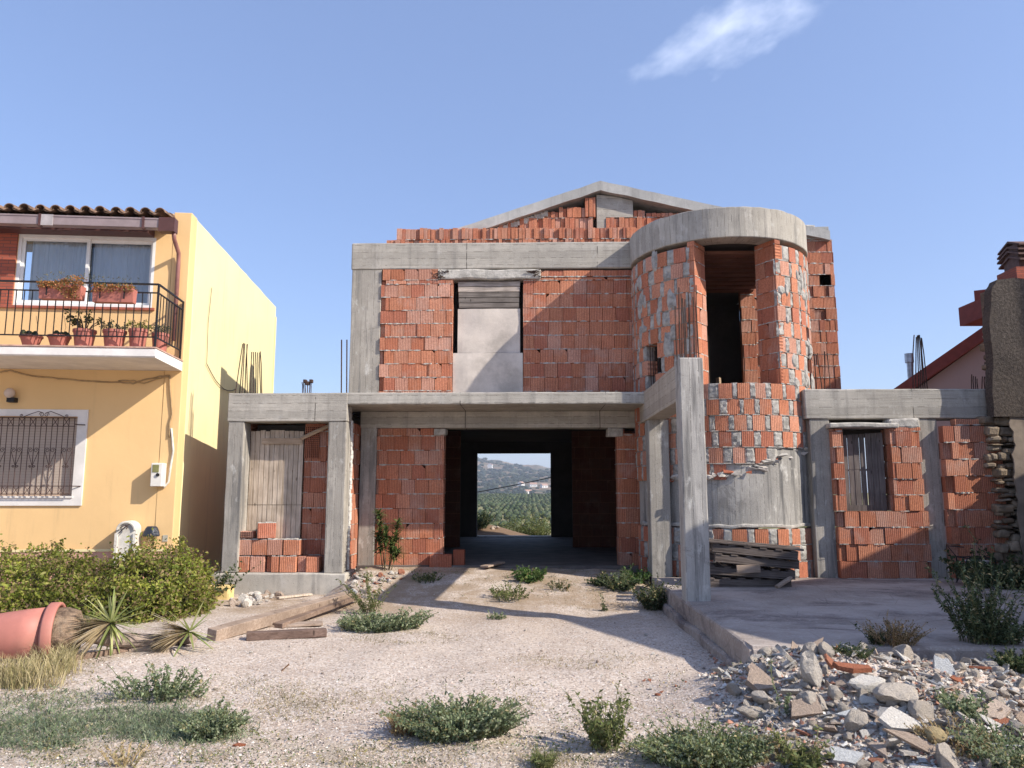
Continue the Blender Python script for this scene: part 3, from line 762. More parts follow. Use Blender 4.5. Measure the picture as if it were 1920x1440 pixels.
hbox('dark_backing', CONC_DARK, WX0 - .3, WX1 + .3, YB + .6, YB + .7, 2.91, 5.3, step=.5)  # dark sheet set behind the boards in place of room shade

# --- terrace roof, attic and gable (YD)
hbox('terrace_slab', CONC_DARK, UL + .02, 4.85, YB + .4, 22.9, 5.55, 5.88, step=1.5)
AT0 = P(748, 440, YD).x
rng = random.Random(71)
def stack_course(name, x0, x1, z0, z1, y, seed, k=1.12, dep=.2):
    rng = random.Random(seed); mb = MB(); x = x0; mm = MB()
    while x < x1 - .03:
        wd = rng.choice([.07, .08, .09, .10, .12]); b = min(x1, x + wd); c = bcol(rng, k); d = rng.uniform(-.03, .03) if wd < .2 else rng.uniform(-.01, .01)
        t = rng.uniform(-.012, .012) if z1 - z0 > .2 else 0
        mb.box(x + .004, b - .004, y + d, y + dep, z0 + .005, z1 - .004 + t, c); x = b
    strip_ridge(mm, MF(y), x0, x1, z0, .005, rng, keep=.7)
    o = mb.build(name, BRICK, house, world=True); add_mortar(mm, o, house); return o
stack_course('attic_course', P(729, 455, YD).x, 4.9, 6.50, 6.65, YD - .28, 73)
stack_course('attic_course', AT0, 4.9, 6.65, 6.90, YD - .28, 74)
mb = MB(); mb.box(P(729, 455, YD).x, 4.9, YD - .28, YD + .25, 5.88, 6.49); hp('attic_wall', mb, BRICK)
apx = P(1126, 339, YD - .12); rl = P(864, 426, YD - .12); rr = P(1556, 432, YD - .12)
sl_l = (apx.z - rl.z) / (apx.x - rl.x); sl_r = (apx.z - rr.z) / (rr.x - apx.x)
th = .215
def under(x): return (apx.z - th - .02) - (sl_l * (apx.x - x) if x < apx.x else sl_r * (x - apx.x))
lx = rl.x - .9
mb = MB()
for q in range(2):
    x0, x1 = (lx, apx.x) if q == 0 else (apx.x, rr.x)
    n = 26
    for i in range(n):
        a = x0 + (x1 - x0) * i / n; b = x0 + (x1 - x0) * (i + 1) / n
        def top(x): return apx.z - (sl_l * (apx.x - x) if x < apx.x + 1e-6 else sl_r * (x - apx.x)) + .012 * noise.noise(Vector((x * 3, 1, 2)))
        V = []
        for x in (a, b):
            for y in (YD - .12, YD + .1, 22.9): V += [(x, y, top(x)), (x, y, top(x) - th + .01 * noise.noise(Vector((x * 2, 5, 2))))]
        uv = [[(a, 0), (b, 0), (b, th), (a, th)]]
        mb.poly(V, [(0, 6, 7, 1), (0, 2, 8, 6), (2, 4, 10, 8), (1, 7, 9, 3), (3, 9, 11, 5), (4, 5, 11, 10)] + ([(0, 1, 3, 2), (2, 3, 5, 4)] if i == 0 and q == 0 else []) + ([(6, 8, 9, 7), (8, 10, 11, 9)] if i == n - 1 and q == 1 else []), (1, 1, 1),
                [uv[0]] + [None] * (5 + (2 if i == 0 and q == 0 else 0) + (2 if i == n - 1 and q == 1 else 0)))
hp('gable_roof_slab', mb, m_concrete('roof_slab_concrete', base=(.43, .42, .40), stain=.5), 'grey concrete gable slab with pale upper edge')
# gable infill courses
gx0 = P(1022, 410, YD).x
stack_course('gable_course', P(935, 415, YD).x, P(1113, 410, YD).x, 6.965, 7.235, YD + .03, 75)
stack_course('gable_course', P(1136, 410, YD).x, 4.2, 6.965, 7.225, YD + .02, 76)
stack_course('gable_course', P(1048, 390, YD).x, P(1097, 390, YD).x, 7.235, 7.47, YD + .04, 77)
stack_course('gable_course', P(1026, 394, YD).x, P(1048, 390, YD).x, 7.235, 7.38, YD + .05, 78)
stack_course('gable_pier', P(1097, 400, YD).x, P(1117, 400, YD).x, 7.235, min(7.72, under(P(1100, 400, YD).x)), YD, 79)
stack_course('gable_course', P(1188, 390, YD).x, P(1210, 390, YD).x, 7.235, 7.40, YD + .03, 80)
stack_course('gable_course', P(1212, 390, YD).x, P(1272, 390, YD).x, 7.235, 7.33, YD + .03, 81)
mb = MB(); xa, xb = P(1119, 390, YD).x, P(1187, 390, YD).x; xc = P(1136, 410, YD).x
mb.prism([(xa, 6.965), (xc, 6.965), (xc, 7.235), (xb, 7.235), (xb, under(xb)), ((xa + xb) / 2, under((xa + xb) / 2)), (xa, under(xa))], 'y', YD + .02, YD + .2); hp('gable_post', mb, CONC_H)
mb = MB(); xs0 = P(925, 415, YD).x; xs1 = gx0 + .05; n = 16
for i in range(n):
    a = xs0 + (xs1 - xs0) * i / n; b = xs0 + (xs1 - xs0) * (i + 1) / n
    mb.rough(a, b + .01, YD + .01, YD + .15, under(a) - .09 - .05 * abs(noise.noise(Vector((a * 5, 0, 0)))), under(a) + .02, step=.07, amp=.012, bev=.012, seed=i)
hp('mortar_smear', mb, PALE)
hbox('gable_back', CONC_DARK, xs0 - .4, 4.9, YD + .28, YD + .4, 5.9, 7.24, step=.8)
hbox('gable_back', CONC_DARK, gx0, 2.9, YD + .28, YD + .4, 7.24, 7.45, step=.8)
# wall right of the turret
DX1 = P(1576, 700, YD).x
def clipD(z): return (4.6, P(1576, 700, YD).x)
panel('side_wing_wall', house, MF(YD), 4.62, DX1, 2.9, 6.70, 82, rh=.2505, bw=.24, alt=[.24, .24, .12, .11, .12], jit=.014, vary=.12, k=.98)
xe = P(1551, 440, YD).x
mb = MB(); mb.rough(4.6, P(1512, 440, YD).x + .2, YD - .02, YD + .2, 6.68, 7.02, step=.1, amp=.03, bev=.03, seed=3); mb.rough(P(1525, 440, YD).x, DX1 - .06, YD - .03, YD + .2, 6.69, 6.80, step=.08, amp=.02, bev=.02, seed=5); hp('mortar_smear', mb, PALE)
hbox('wing_beam', m_concrete('wing_beam_concrete', base=(.36, .36, .345), stain=.8), 4.5, xe, YD - .1, YD + .3, 6.80, 6.95, seed=83)
# back part of the house and partitions
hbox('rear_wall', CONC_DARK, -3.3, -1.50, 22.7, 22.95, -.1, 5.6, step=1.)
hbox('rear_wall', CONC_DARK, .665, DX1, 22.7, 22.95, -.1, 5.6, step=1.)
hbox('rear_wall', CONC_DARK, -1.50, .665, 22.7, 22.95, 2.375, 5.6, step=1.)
panel('inner_wall', house, MR(-3.0), 14.3, 22.7, -.05, 2.7, 91, mat=BRICK_D, k=.11, ridge=False)  # inner walls: block colour cut to near black to carry the passage's shade
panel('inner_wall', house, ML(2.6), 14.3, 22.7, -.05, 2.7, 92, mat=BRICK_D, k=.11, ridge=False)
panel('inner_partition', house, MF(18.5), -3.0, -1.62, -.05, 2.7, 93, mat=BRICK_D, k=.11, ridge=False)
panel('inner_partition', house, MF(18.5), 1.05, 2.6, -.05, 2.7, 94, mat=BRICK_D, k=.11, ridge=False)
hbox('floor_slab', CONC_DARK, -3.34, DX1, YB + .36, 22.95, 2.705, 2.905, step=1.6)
hbox('outer_side_wall', CONC, UL + .01, UL + .2, YB + .4, 22.9, 2.9, 5.56, step=1.)
hbox('outer_side_wall', CONC_DARK, DX1 - .25, DX1 - .02, YD + .3, 22.7, 2.9, 6.8, step=1.)
hbox('threshold', CONC, -1.5, .665, 22.5, 23.05, -.1, -.02, step=.5)
panel('inner_pier', house, MF(15.5), P(1392, 650, 15.5).x, P(1419, 650, 15.5).x, 2.9, 5.5, 95, rh=.262, alt=[.06, .1, .3])
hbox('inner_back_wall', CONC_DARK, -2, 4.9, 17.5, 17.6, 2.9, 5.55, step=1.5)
rng = random.Random(3)
for q in range(9):     # shuttering boards under the turret roof
    mb = MB(); y = 12.9 + q * .3; mb.box(2.5, 4.6, y, y + .2, 5.30, 5.36, (.9, .75, .7)); 
    hp('shuttering_board', mb, m_wood('shuttering', (.16, .07, .05), (.24, .12, .08), 'x') if q == 0 else bpy.data.materials['shuttering'])
mb = MB(); V = [(TX + 1.3 * math.cos(a * math.pi / 20), TY + 1.3 * math.sin(a * math.pi / 20)) for a in range(40)]; mb.prism(V, 'z', 5.45, 5.86); hp('turret_roof', mb, CONC_DARK)
for n_, pts in (('inner_plank', [(3.25, 13.6, 2.95), (3.0, 14.6, 3.7)]), ('inner_plank', [(3.72, 14.9, 2.95), (3.72, 14.95, 3.45)])):
    mb = MB(); mb.tube(pts, .05, 4); hp(n_, mb, WOODX)

# --- right wing (YC)
CX0, CX1 = 4.45, P(1905, 850, YC).x
hbox('long_beam', CONC_H, CX0 + .03, CX1, YC - .03, YC + .35, 2.41, 2.895, seed=101, step=.2, bev=.018)
hbox('wing_roof_slab', CONC_DARK, 4.9, CX1, YC + .35, 16.28, 2.70, 2.89, step=.8)
c1a, c1b = P(1523, 900, YC).x, P(1561, 900, YC).x
hbox('column', CONC_OLD, c1a, c1b, YC - .005, YC + .3, -.1, 2.41, seed=102)
c2a, c2b = P(1724, 900, YC).x, P(1765, 900, YC).x
hbox('column', CONC_OLD, c2a, c2b, YC - .005, YC + .3, -.1, 2.41, seed=103)
wx0, wx1 = P(1577, 870, YC).x, P(1666, 870, YC).x; wz = P(1620, 958, YC).z; wt = P(1620, 804, YC).z
MC = MF(YC - .13)
panel('brick_wall', house, MC, c1b - .02, wx0, wz, wt, 104, bw=.2, ragL=.06, rh=.252, k=1.05, alt=[.2, .25])
panel('brick_wall', house, MC, wx1, c2a + .01, wz, wt + .02, 105, ragR=.08, rh=.252, k=1.0, jit=.018)
panel('brick_wall', house, MC, c1b + .0, c2a + .05, -.09, wz, 106, rh=.262, ragL=.11, ragR=.08, jit=.016, vary=.08, k=1.)
panel('brick_wall', house, MF(YC - .14), c2b + .01, P(1872, 900, YC).x, -.09, 2.30, 107, rh=.264, ragL=.12, jit=.016, k=1.)
panel('brick_top_course', house, MF(YC - .12), c2b + .22, P(1866, 900, YC).x, 2.30, 2.40, 108, rh=.1)
panel('window_jamb', house, ML(wx1 + .002), YC - .12, YC + .2, wz, wt, 110, ridge=False)
hbox('window_lintel', PALE, wx0 - .22, wx1 + .12, YC - .19, YC + .2, wt + .005, wt + .085, step=.08, amp=.012, bev=.02, seed=111)
hbox('window_lintel', MORTAR, wx1 - .02, c2a + .02, YC - .14, YC + .1, wt, 2.405, step=.08, amp=.03, bev=.03, seed=112)
def shutter():
    mb = MB(); rng = random.Random(6); n = 8; x0, x1 = wx0 - .05, wx1 - .06; z1 = P(1620, 816, YC).z; wd = (x1 - x0) / n
    for i in range(n):
        g = rng.uniform(.85, 1.35); slit = .010 if i in (2, 4, 5) else .002; y = YC + .06 - i * .006
        zt_ = z1 + i * .006; mid = (wz + zt_) / 2 + .05
        mb.box(x0 + i * wd + slit, x0 + (i + 1) * wd - slit * (1 if i + 1 in (2, 4, 5) else .3), y, y + .025, wz, mid - .03, (g, g, g))
        mb.box(x0 + i * wd + slit, x0 + (i + 1) * wd - slit * (1 if i + 1 in (2, 4, 5) else .3), y, y + .025, mid + .0, zt_, (g, g, g))
        mb.box(x0 + i * wd, x0 + (i + 1) * wd, y + .004, y + .02, mid - .03, mid, (g, g, g))
    mb.box(x0, x1, YC + .026, YC + .05, wz, wz + .09, (.9, .9, .9)); mb.box(x0, x1, YC + .02, YC + .045, mid + .82 - .1, mid + .82, (.8, .8, .8)) if False else None
    hp('plank_shutter', mb, WOODGV, 'dark board shutter with open slits')
shutter()

hbox('dark_gap_board', CONC_DARK, wx0 - .2, wx1 + .2, YC + .4, YC + .5, 2.14, 2.69, step=.4)  # dark board added so the gap above the shutter reads as shade
# --- reinforcing bars
def rod(p0, p1, r=.0085, bend=.009, hook=0):
    mb = MB(); a, b = Vector(p0), Vector(p1); rng = random.Random(hash((round(a.x, 3), round(b.x, 3))) & 255)
    off = Vector((rng.uniform(-1, 1), rng.uniform(-1, 1), 0)) * bend; pts = [a, a.lerp(b, .35) + off * .6, a.lerp(b, .7) + off, b]
    if hook: pts.append(b + Vector((hook, 0, -.06)))
    mb.tube(pts, r, 6); return hp('reinforcing_bar', mb, RUST)
rng = random.Random(14)
for i, (u0, u1, v1) in enumerate(((441, 455, 645), (449, 457, 643), (454, 459, 644), (459, 464, 645), (464, 463, 646), (470, 472, 660), (475, 475, 660), (480, 479, 660), (483, 483, 661), (489, 487, 661), (491, 488, 659))):
    y = 13.0 + rng.uniform(-.05, .12); rod(P(u0, 740, y), P(u1, v1, y + rng.uniform(-.02, .04)), .0085)
for i in range(6):
    u = 567 + i * 3.2; a = P(u, 738, 13.6); b = P(u + rng.uniform(-1, 1), 716 + rng.uniform(-3, 3), 13.6); rod(a, b)
mb = MB()
for u, v in ((572, 715), (583, 716), (577, 719)):
    c = P(u, v, 13.6); mb.rough(c.x - .03, c.x + .03, 13.56, 13.64, c.z - .03, c.z + .035, step=.03, amp=.012, bev=.01, seed=u)
hp('rusty_cap', mb, RUST)
for u in (640, 650): rod(P(u, 738, 13.5), P(u + .5, 637, 13.5), .012, .0)
for i in range(9):
    x = 1.97 + (i % 5) * .06; y = 9.84 + (i // 5) * .2; h = [1.02, .86, .95, .88, 1.05, .8, .98, .9, .84][i]; rod((x, y, 2.9), (x + rng.uniform(-.01, .02), y, 2.955 + h * .92), .0085, .015)
for i in range(9): x = 4.63 + i * .065; rod((x, 13.1 + (i % 2) * .1, 2.88), (x + rng.uniform(-.06, .03), 13.1, 3.4 + rng.uniform(-.1, .52)), .009, .012)
for u0, u1, v1 in ((1712, 1714, 628), (1717, 1718, 632), (1723, 1720, 629), (1727, 1722, 628), (1731, 1724, 628), (1735, 1727, 633), (1739, 1728, 634)): rod(P(u0, 732, 12.75), P(u1, v1, 12.75), .0095)
for u0, u1, v1 in ((1822, 1822, 702), (1826, 1825, 705), (1830, 1829, 706), (1834, 1832, 710), (1841, 1842, 706), (1847, 1846, 706), (1850, 1851, 704)): rod(P(u0, 732, 12.75), P(u1, v1, 12.75), .009)
for i in range(5): x = 2.10 + i * .045; rod((x, 13.0 + i * .03, 2.9), (x, 13.05 + i * .03, 3.75 - .05 * i), .008, .01)

# ================================================================ yellow house
YL = Vector((-5.91, 12.9, 0)); YR = math.atan(.109)
yh = thing('yellow_house', 'two storey yellow rendered house with flowered balcony and a clay tiled roof', 'house', YL, YR)
T_ = Vector((math.cos(YR), math.sin(YR), 0)); N_ = Vector((-math.sin(YR), math.cos(YR), 0))
def Fy(u, v, d=0.):
    """point of the facade plane (or d metres in front of it) seen at a pixel, in house coordinates"""
    r = ray(u, v); o = YL - N_ * d; t = (o - CAM).dot(N_) / r.dot(N_); p = CAM + r * t - YL
    return Vector((p.dot(T_), p.dot(N_), p.z))
def yp(name, mb, m, parent=None, smooth=False, label=None):
    o = mb.build(name, m, parent or yh, smooth=smooth)
    if label: o['label'] = label
    return o
PEACH = m_stucco('peach_render', (.80, .535, .26), (.45, .31, .17), .35)
YELL = m_stucco('yellow_render', (.80, .69, .39), (.46, .39, .24), .6)
WHITE = m_simple('white_paint', (.78, .77, .74), nscale=5, var=.06, bump=.1)
WHITE_S = m_simple('white_plaster', (.74, .70, .66), nscale=3, var=.12, bump=.1)
BLACK = m_simple('black_iron', (.018, .016, .017), rough=.5, nscale=20, var=.3, bump=.1)
BROWN = m_simple('brown_lacquer', (.10, .045, .04), rough=.5, nscale=6, var=.2, bump=.05)
TILE = m_simple('old_roof_tile', (.24, .15, .10), nscale=7, var=.5, bump=.8, dirt=(.05, .04, .035))
TERRA = m_simple('terracotta_plastic', (.42, .15, .115), rough=.6, nscale=6, var=.15, bump=.05)
GLASS_D = None
ztop = Fy(357, 399).z; lef = -8.5
wz0, wz1 = Fy(150, 575).z, Fy(150, 442).z      # upper window
wxa, wxb = Fy(30, 510).x, Fy(289, 510).x
lx1 = Fy(142, 850).x; lz0, lz1 = Fy(100, 930).z, Fy(100, 781).z; lx0 = lx1 - 1.75
mb = MB()       # front wall with the two openings cut out
eav = Fy(200, 428).z
def wall_cells(mb, xs, zs, y0, y1, holes):
    for i in range(len(xs) - 1):
        for j in range(len(zs) - 1):
            cx, cz = (xs[i] + xs[i + 1]) / 2, (zs[j] + zs[j + 1]) / 2
            if any(a < cx < b and c < cz < d for a, b, c, d in holes): continue
            V = [(xs[i], zs[j]), (xs[i + 1], zs[j]), (xs[i + 1], zs[j + 1]), (xs[i], zs[j + 1])]
            mb.face([(x, y0, z) for x, z in V]); mb.face([(x, y1, z) for x, z in V[::-1]])
    for a, b, c, d in holes:
        for p, q in (((a, c), (b, c)), ((b, c), (b, d)), ((b, d), (a, d)), ((a, d), (a, c))):
            mb.face([(p[0], y0, p[1]), (p[0], y1, p[1]), (q[0], y1, q[1]), (q[0], y0, q[1])])
wall_cells(mb, [lef, lx0, wxa, lx1, wxb, -.30], [-.6, lz0, lz1, wz0, wz1, eav + .3], 0, .28, [(lx0, lx1, lz0, lz1), (wxa, wxb, wz0, wz1)])
yp('front_wall', mb, PEACH)
mb = MB(); mb.rough(-.30, 0, 0, .3, -.6, ztop, step=.4, amp=.003, bev=.012); yp('corner_pier', mb, PEACH)
mb = MB(); mb.rough(-.32, 0.004, .3, 6.9, -.6, ztop - .02, step=.45, amp=.006, bev=.02, seed=4); yp('side_wall', mb, YELL, label='pale yellow side wall stained along its top')
mb = MB(); mb.box(lef, -.32, 6.6, 6.9, -.6, ztop - .3); yp('rear_wall', mb, YELL)
mb = MB(); mb.rough(.0, .03, 6.84, 6.9, -.5, ztop - .3, step=.5, amp=.004, bev=.008); yp('drainpipe', mb, YELL)
mb = MB(); zz = Fy(100, 1031).z; mb.box(lef, -.002, -.035, -.002, -.6, zz); yp('pink_base_course', mb, m_stucco('pink_base', (.62, .36, .27), (.4, .2, .15), .3))
mb = MB(); mb.box(lef, -.002, -.05, -.036, zz - .03, zz + .01); yp('base_moulding', mb, YELL)
# roof
ez = Fy(200, 404, .42).z
mb = MB(); mb.prism([(-.36, ez - .06), (-.36, ez - .0), (2.2, ez + .22), (2.2, ez + .12)], 'x', lef, -.31); yp('roof_deck', mb, BROWN)
mb = MB(); x = lef; k = 0
rng = random.Random(9)
while x < -.36:
    for cover in (0, 1):
        xc = x + (.122 if cover else 0); r0 = .085
        for seg in range(2):
            y0 = -.50 + seg * .40 + rng.uniform(-.02, .02) + (0 if cover else .03); y1 = y0 + .46; n = 8
            zf = lambda yy: ez + .03 + (yy + .36) * .135
            V = []
            for yy, rr, lift in ((y0, r0, seg * .012), (y1, r0 * .86, seg * .012)):
                for q in range(n + 1):
                    a = math.pi * q / n; s_ = 1 if cover else -1
                    for t in (0, .012): V.append((xc + (rr - t) * math.cos(a), yy, zf(yy) + lift + (.045 if cover else .055) + s_ * (rr - t) * math.sin(a) * (.95 if cover else .55)))
            W = 2 * (n + 1); Fs = []
            for q in range(n): Fs += [(2 * q, 2 * q + 2, W + 2 * q + 2, W + 2 * q), (2 * q + 1, 2 * q + 3, W + 2 * q + 3, W + 2 * q + 1), (2 * q, 2 * q + 2, 2 * q + 3, 2 * q + 1)]
            mb.poly(V, Fs)
    x += .243; k += 1
yp('roof_tiles', mb, TILE, label='row of curved clay tiles darkened with age')
gz0, gz1 = Fy(150, 423, .5).z, Fy(150, 406, .5).z
mb = MB(); mb.box(lef, -.36, -.52, -.51, gz0, gz1); mb.box(lef, -.36, -.50, -.36, gz0, gz0 + .012); mb.box(lef, -.36, -.53, -.505, gz1 - .02, gz1 + .004)
yp('gutter', mb, m_simple('dull_mauve_metal', (.30, .235, .235), rough=.45, nscale=4, var=.15, bump=.05))
mb = MB(); mb.box(-.36, -.10, -.535, -.36, gz0 - .06, gz1 + .02); yp('gutter_end', mb, BROWN)
for u in (76, 270):
    mb = MB(); x = Fy(u, 415, .5).x; mb.box(x - .02, x + .02, -.54, -.53, gz0 - .03, gz1 + .02); mb.box(x - .02, x + .02, -.53, -.46, gz0 - .03, gz0 - .012); yp('gutter_bracket', mb, BROWN)
mb = MB(); x = Fy(90, 415, .5).x; mb.box(x - .10, x + .09, -.536, -.521, gz0 - .02, gz1 + .01); yp('gutter_joint', mb, m_simple('pale_grey_metal', (.42, .38, .38), nscale=4))
dx = -.16
mb = MB(); mb.tube([(dx + .02, -.43, gz0 - .05), (dx + .02, -.38, gz0 - .16), (dx, -.08, gz0 - .30), (dx, -.055, gz0 - .5), (dx, -.055, Fy(318, 640).z)], .036, 10); yp('downpipe', mb, m_simple('copper_brown_pipe', (.28, .13, .11), rough=.4, nscale=3), smooth=True)
mb = MB(); mb.box(lef, Fy(290, 440).x, -.30, -.0, wz1 + .0, wz1 + .16); yp('eave_lintel', mb, BROWN)
mb = MB(); mb.box(lef, -.30, -.36, -.001, wz1 + .16, eav + .08); yp('soffit', mb, m_simple('dark_soffit', (.13, .06, .045), nscale=9, var=.3))
# upper window
win = MB(); y0 = .03
def frame(mb, a, b, c, d, w_, y0, y1):
    mb.box(a, b, y0, y1, d - w_, d); mb.box(a, b, y0, y1, c, c + w_); mb.box(a, a + w_, y0, y1, c + w_, d - w_); mb.box(b - w_, b, y0, y1, c + w_, d - w_)
wm = (wxa + wxb) / 2
frame(win, wxa, wxb, wz0, wz1, .05, .0, .09); frame(win, wxa + .05, wm + .03, wz0 + .05, wz1 - .05, .055, .03, .065); frame(win, wm - .03, wxb - .05, wz0 + .05, wz1 - .05, .055, .067, .10)
uw = yp('balcony_window', win, WHITE, label='white framed sliding window with grey curtains')
def glass_mat():
    n = NT('window_glass'); b = n.t.nodes.new('ShaderNodeBsdfGlossy'); b.inputs['Roughness'].default_value = .03; b.inputs[0].default_value = (.8, .85, .9, 1)
    t = n.t.nodes.new('ShaderNodeBsdfTransparent'); t.inputs[0].default_value = (.9, .93, .95, 1)
    mx = n.t.nodes.new('ShaderNodeMixShader'); fr = n.t.nodes.new('ShaderNodeFresnel'); fr.inputs[0].default_value = 1.6
    n.t.links.new(n.math('ADD', fr.outputs[0], .05, clamp=True), mx.inputs[0]); n.t.links.new(t.outputs[0], mx.inputs[1]); n.t.links.new(b.outputs[0], mx.inputs[2]); n.t.links.new(mx.outputs[0], n.out.inputs[0]); return n.m
GL = glass_mat()
for a, b, y in ((wxa + .1, wm - .02, .045), (wm + .02, wxb - .1, .082)):
    mb = MB(); mb.face([(a, y, wz0 + .1), (b, y, wz0 + .1), (b, y, wz1 - .1), (a, y, wz1 - .1)]); g = mb.build('pane', GL, uw, recalc=False)
CURT = m_simple('grey_curtain', (.80, .83, .88), nscale=3, var=.1, bump=.0, stretch=(1, 1, .2), trans=.3)
for a, b, s in ((wxa + .14, wm - .04, 1), (wm + .03, wxb - .03, 2)):
    mb = MB(); V = []; n = 70
    for j, z in enumerate((wz0 + .02, wz0 + .5, wz1 - .02)):
        for i in range(n + 1):
            x = a + (b - a) * i / n; f = math.sin(i * 1.05 + .8 * math.sin(i * .31 + s)) * .018 * (1 if j < 2 else .6) + .012 * math.sin(i * .4 + j * .7)
            V.append((x, .17 + f, z))
    W = n + 1; mb.poly(V, [(j * W + i, j * W + i + 1, (j + 1) * W + i + 1, (j + 1) * W + i) for j in range(2) for i in range(n)]); mb.build('curtain', CURT, uw, smooth=True, recalc=False)
mb = MB(); mb.box(wxa - .4, wxb + .05, -.04, .03, wz0 - .045, wz0 - .003); yp('window_sill', mb, m_simple('red_tile_sill', (.36, .11, .07), nscale=8))
mb = MB(); mb.box(lef, wxa - .01, -.035, -.002, wz0 - .04, wz1 + .1)
bp = yp('brick_facing', mb, None)
def thin_brick():
    n = NT('thin_facing_brick'); uv = n.obj(src='UV'); b = n.t.nodes.new('ShaderNodeTexBrick'); n.sock(b, 'Vector', uv); b.inputs['Scale'].default_value = 1
    b.inputs['Brick Width'].default_value = .22; b.inputs['Row Height'].default_value = .058; b.inputs['Mortar Size'].default_value = .006
    b.inputs['Color1'].default_value = (.40, .105, .06, 1); b.inputs['Color2'].default_value = (.30, .08, .05, 1); b.inputs['Mortar'].default_value = (.16, .075, .06, 1)
    return n.done(b.outputs[0], .85, n.bump(b.outputs[1], .4, -.01))
bp.data.materials.append(thin_brick())
mb = MB(); mb.box(lef, wxa, .15, .2, wz0, wz1); mb.box(wxa, wxb, 1.2, 1.3, wz0 - .5, wz1 + .3); yp('room_back', mb, m_simple('dim_room', (.05, .05, .06)))  # near-black panels put the room's dimness into the colour
# balcony
zb_ = Fy(338, 694).z; zt_b = zb_ + .145; D = 1.24
mb = MB(); mb.prism([(0, zb_ - .015), (-D, zb_), (-D - .02, zb_ + .02), (-D - .02, zt_b - .02), (-D, zt_b), (0, zt_b)], 'x', lef, -.01); bs = yp('balcony_slab', mb, WHITE_S)
mb = MB(); mb.box(lef, .0, -D - .03, 0, zt_b + .001, zt_b + .022); yp('balcony_floor_tiles', mb, m_simple('pinkish_tile', (.52, .33, .26), nscale=10))
rz1 = Fy(281, 533, 1.19).z; rz2 = Fy(281, 549, 1.19).z; rz0 = Fy(281, 632, 1.19).z; xr = -.045; yr_ = -1.19
mb = MB()
for z, t in ((rz1, .014), (rz2, .009), (rz0, .009)):
    mb.box(lef, xr, yr_ - .014, yr_ + .014, z - t, z + t); mb.box(xr - .012, xr + .012, yr_ + .014, -.02, z - t, z + t)
mb.box(xr - .014, xr + .014, yr_ - .015, yr_ + .015, zt_b + .02, rz1)
mb.box(xr - .012, xr + .012, -.05, -.02, zt_b - .04, rz1 + .01)
x = xr - .118
while x > lef: mb.box(x - .006, x + .006, yr_ - .006, yr_ + .006, rz0, rz2); x -= .118
y = yr_ + .118
while y < -.08: mb.box(xr - .006, xr + .006, y - .006, y + .006, rz0, rz2); y += .125
yp('balcony_railing', mb, BLACK)
# lower window
mb = MB(); ox1 = Fy(161, 850).x; oz0, oz1 = Fy(100, 948).z, Fy(100, 768).z
frame_w = ox1 - lx1
mb.box(lx0 - frame_w, ox1, -.03, -.001, lz1, oz1); mb.box(lx0 - frame_w, ox1, -.03, -.001, oz0, lz0); mb.box(lx1, ox1, -.03, -.001, lz0, lz1); mb.box(lx0 - frame_w, lx0, -.03, -.001, lz0, lz1)
mb.box(lx0 - .03, lx1 + .02, -.05, .1, lz0 - .03, lz0 - .002)
lw = yp('window_surround', mb, WHITE_S, label='broad white band around the barred window')
def slat_mat():
    n = NT('roller_shutter'); z = n.sep(n.obj())[2]; w_ = n.math('FRACT', n.math('DIVIDE', z, .045)); c = n.mix(n.ramp(w_, .0, .16), (.20, .155, .12), (.47, .39, .33))
    return n.done(c, .6, n.bump(w_, .5, .01))
mb = MB(); mb.box(lx0, lx1, .10, .12, lz0, lz1); yp('roller_shutter', mb, slat_mat())
gl = MB(); gy = -.10; gx1 = lx1 + .0; gw = .088; zt_, zl_ = lz1 - .03, lz0 + .03; zt2, zl2 = zt_ - .14, zl_ + .13
def bar(a, b, r=.0065): gl.tube([a, b], r, 5)
for z in (zt_, zt2, zl2, zl_): bar((lx0, gy, z), (gx1, gy, z))
nb = int((gx1 - lx0) / gw)
for i in range(nb + 1):
    x = gx1 - .01 - i * gw; bar((x, gy, zl_), (x, gy, zt_))
    if i % 2 == 1 and i < nb:
        for za, zb2 in ((zt2, zt_), (zl_, zl2)): bar((x, gy, za), (x - gw, gy, zb2), .005); bar((x - gw, gy, za), (x, gy, zb2), .005)
def scroll(cx, cz, r, s, turns=1.4, ph=0):
    pts = [(cx + s * r * (1 - k / 26 * .75) * math.cos(ph + k / 26 * turns * 2 * math.pi), gy - .008, cz + r * (1 - k / 26 * .75) * math.sin(ph + k / 26 * turns * 2 * math.pi)) for k in range(26)]
    gl.tube(pts, .005, 4)
zm = (zt_ + zl_) / 2 + .09
for i in range(1, nb, 3):
    x = gx1 - .01 - i * gw
    for s in (1, -1):
        scroll(x + s * .045, zm, .04, s); scroll(x + s * .03, zm - .27, .022, s)
        bar((x + s * .085, gy, zm - .01), (x + s * .004, gy, zm - .25), .005)
xm = gx1 - .5
for s in (1, -1):
    scroll(xm + s * .04, zt_ + .05, .04, s); scroll(xm + s * .36, zt_ + .03, .026, -s)
    gl.tube([(xm + s * .02, gy, zt_ + .08), (xm + s * .10, gy, zt_ + .105), (xm + s * .22, gy, zt_ + .06), (xm + s * .34, gy, zt_ + .005)], .006, 4)
for z in (zt2 + .03, zl2): bar((gx1, gy, z), (ox1 - .03, -.03, z - .0), .009)
yp('window_grille', gl, m_simple('rusted_iron_paint', (.075, .045, .04), nscale=12, var=.3))
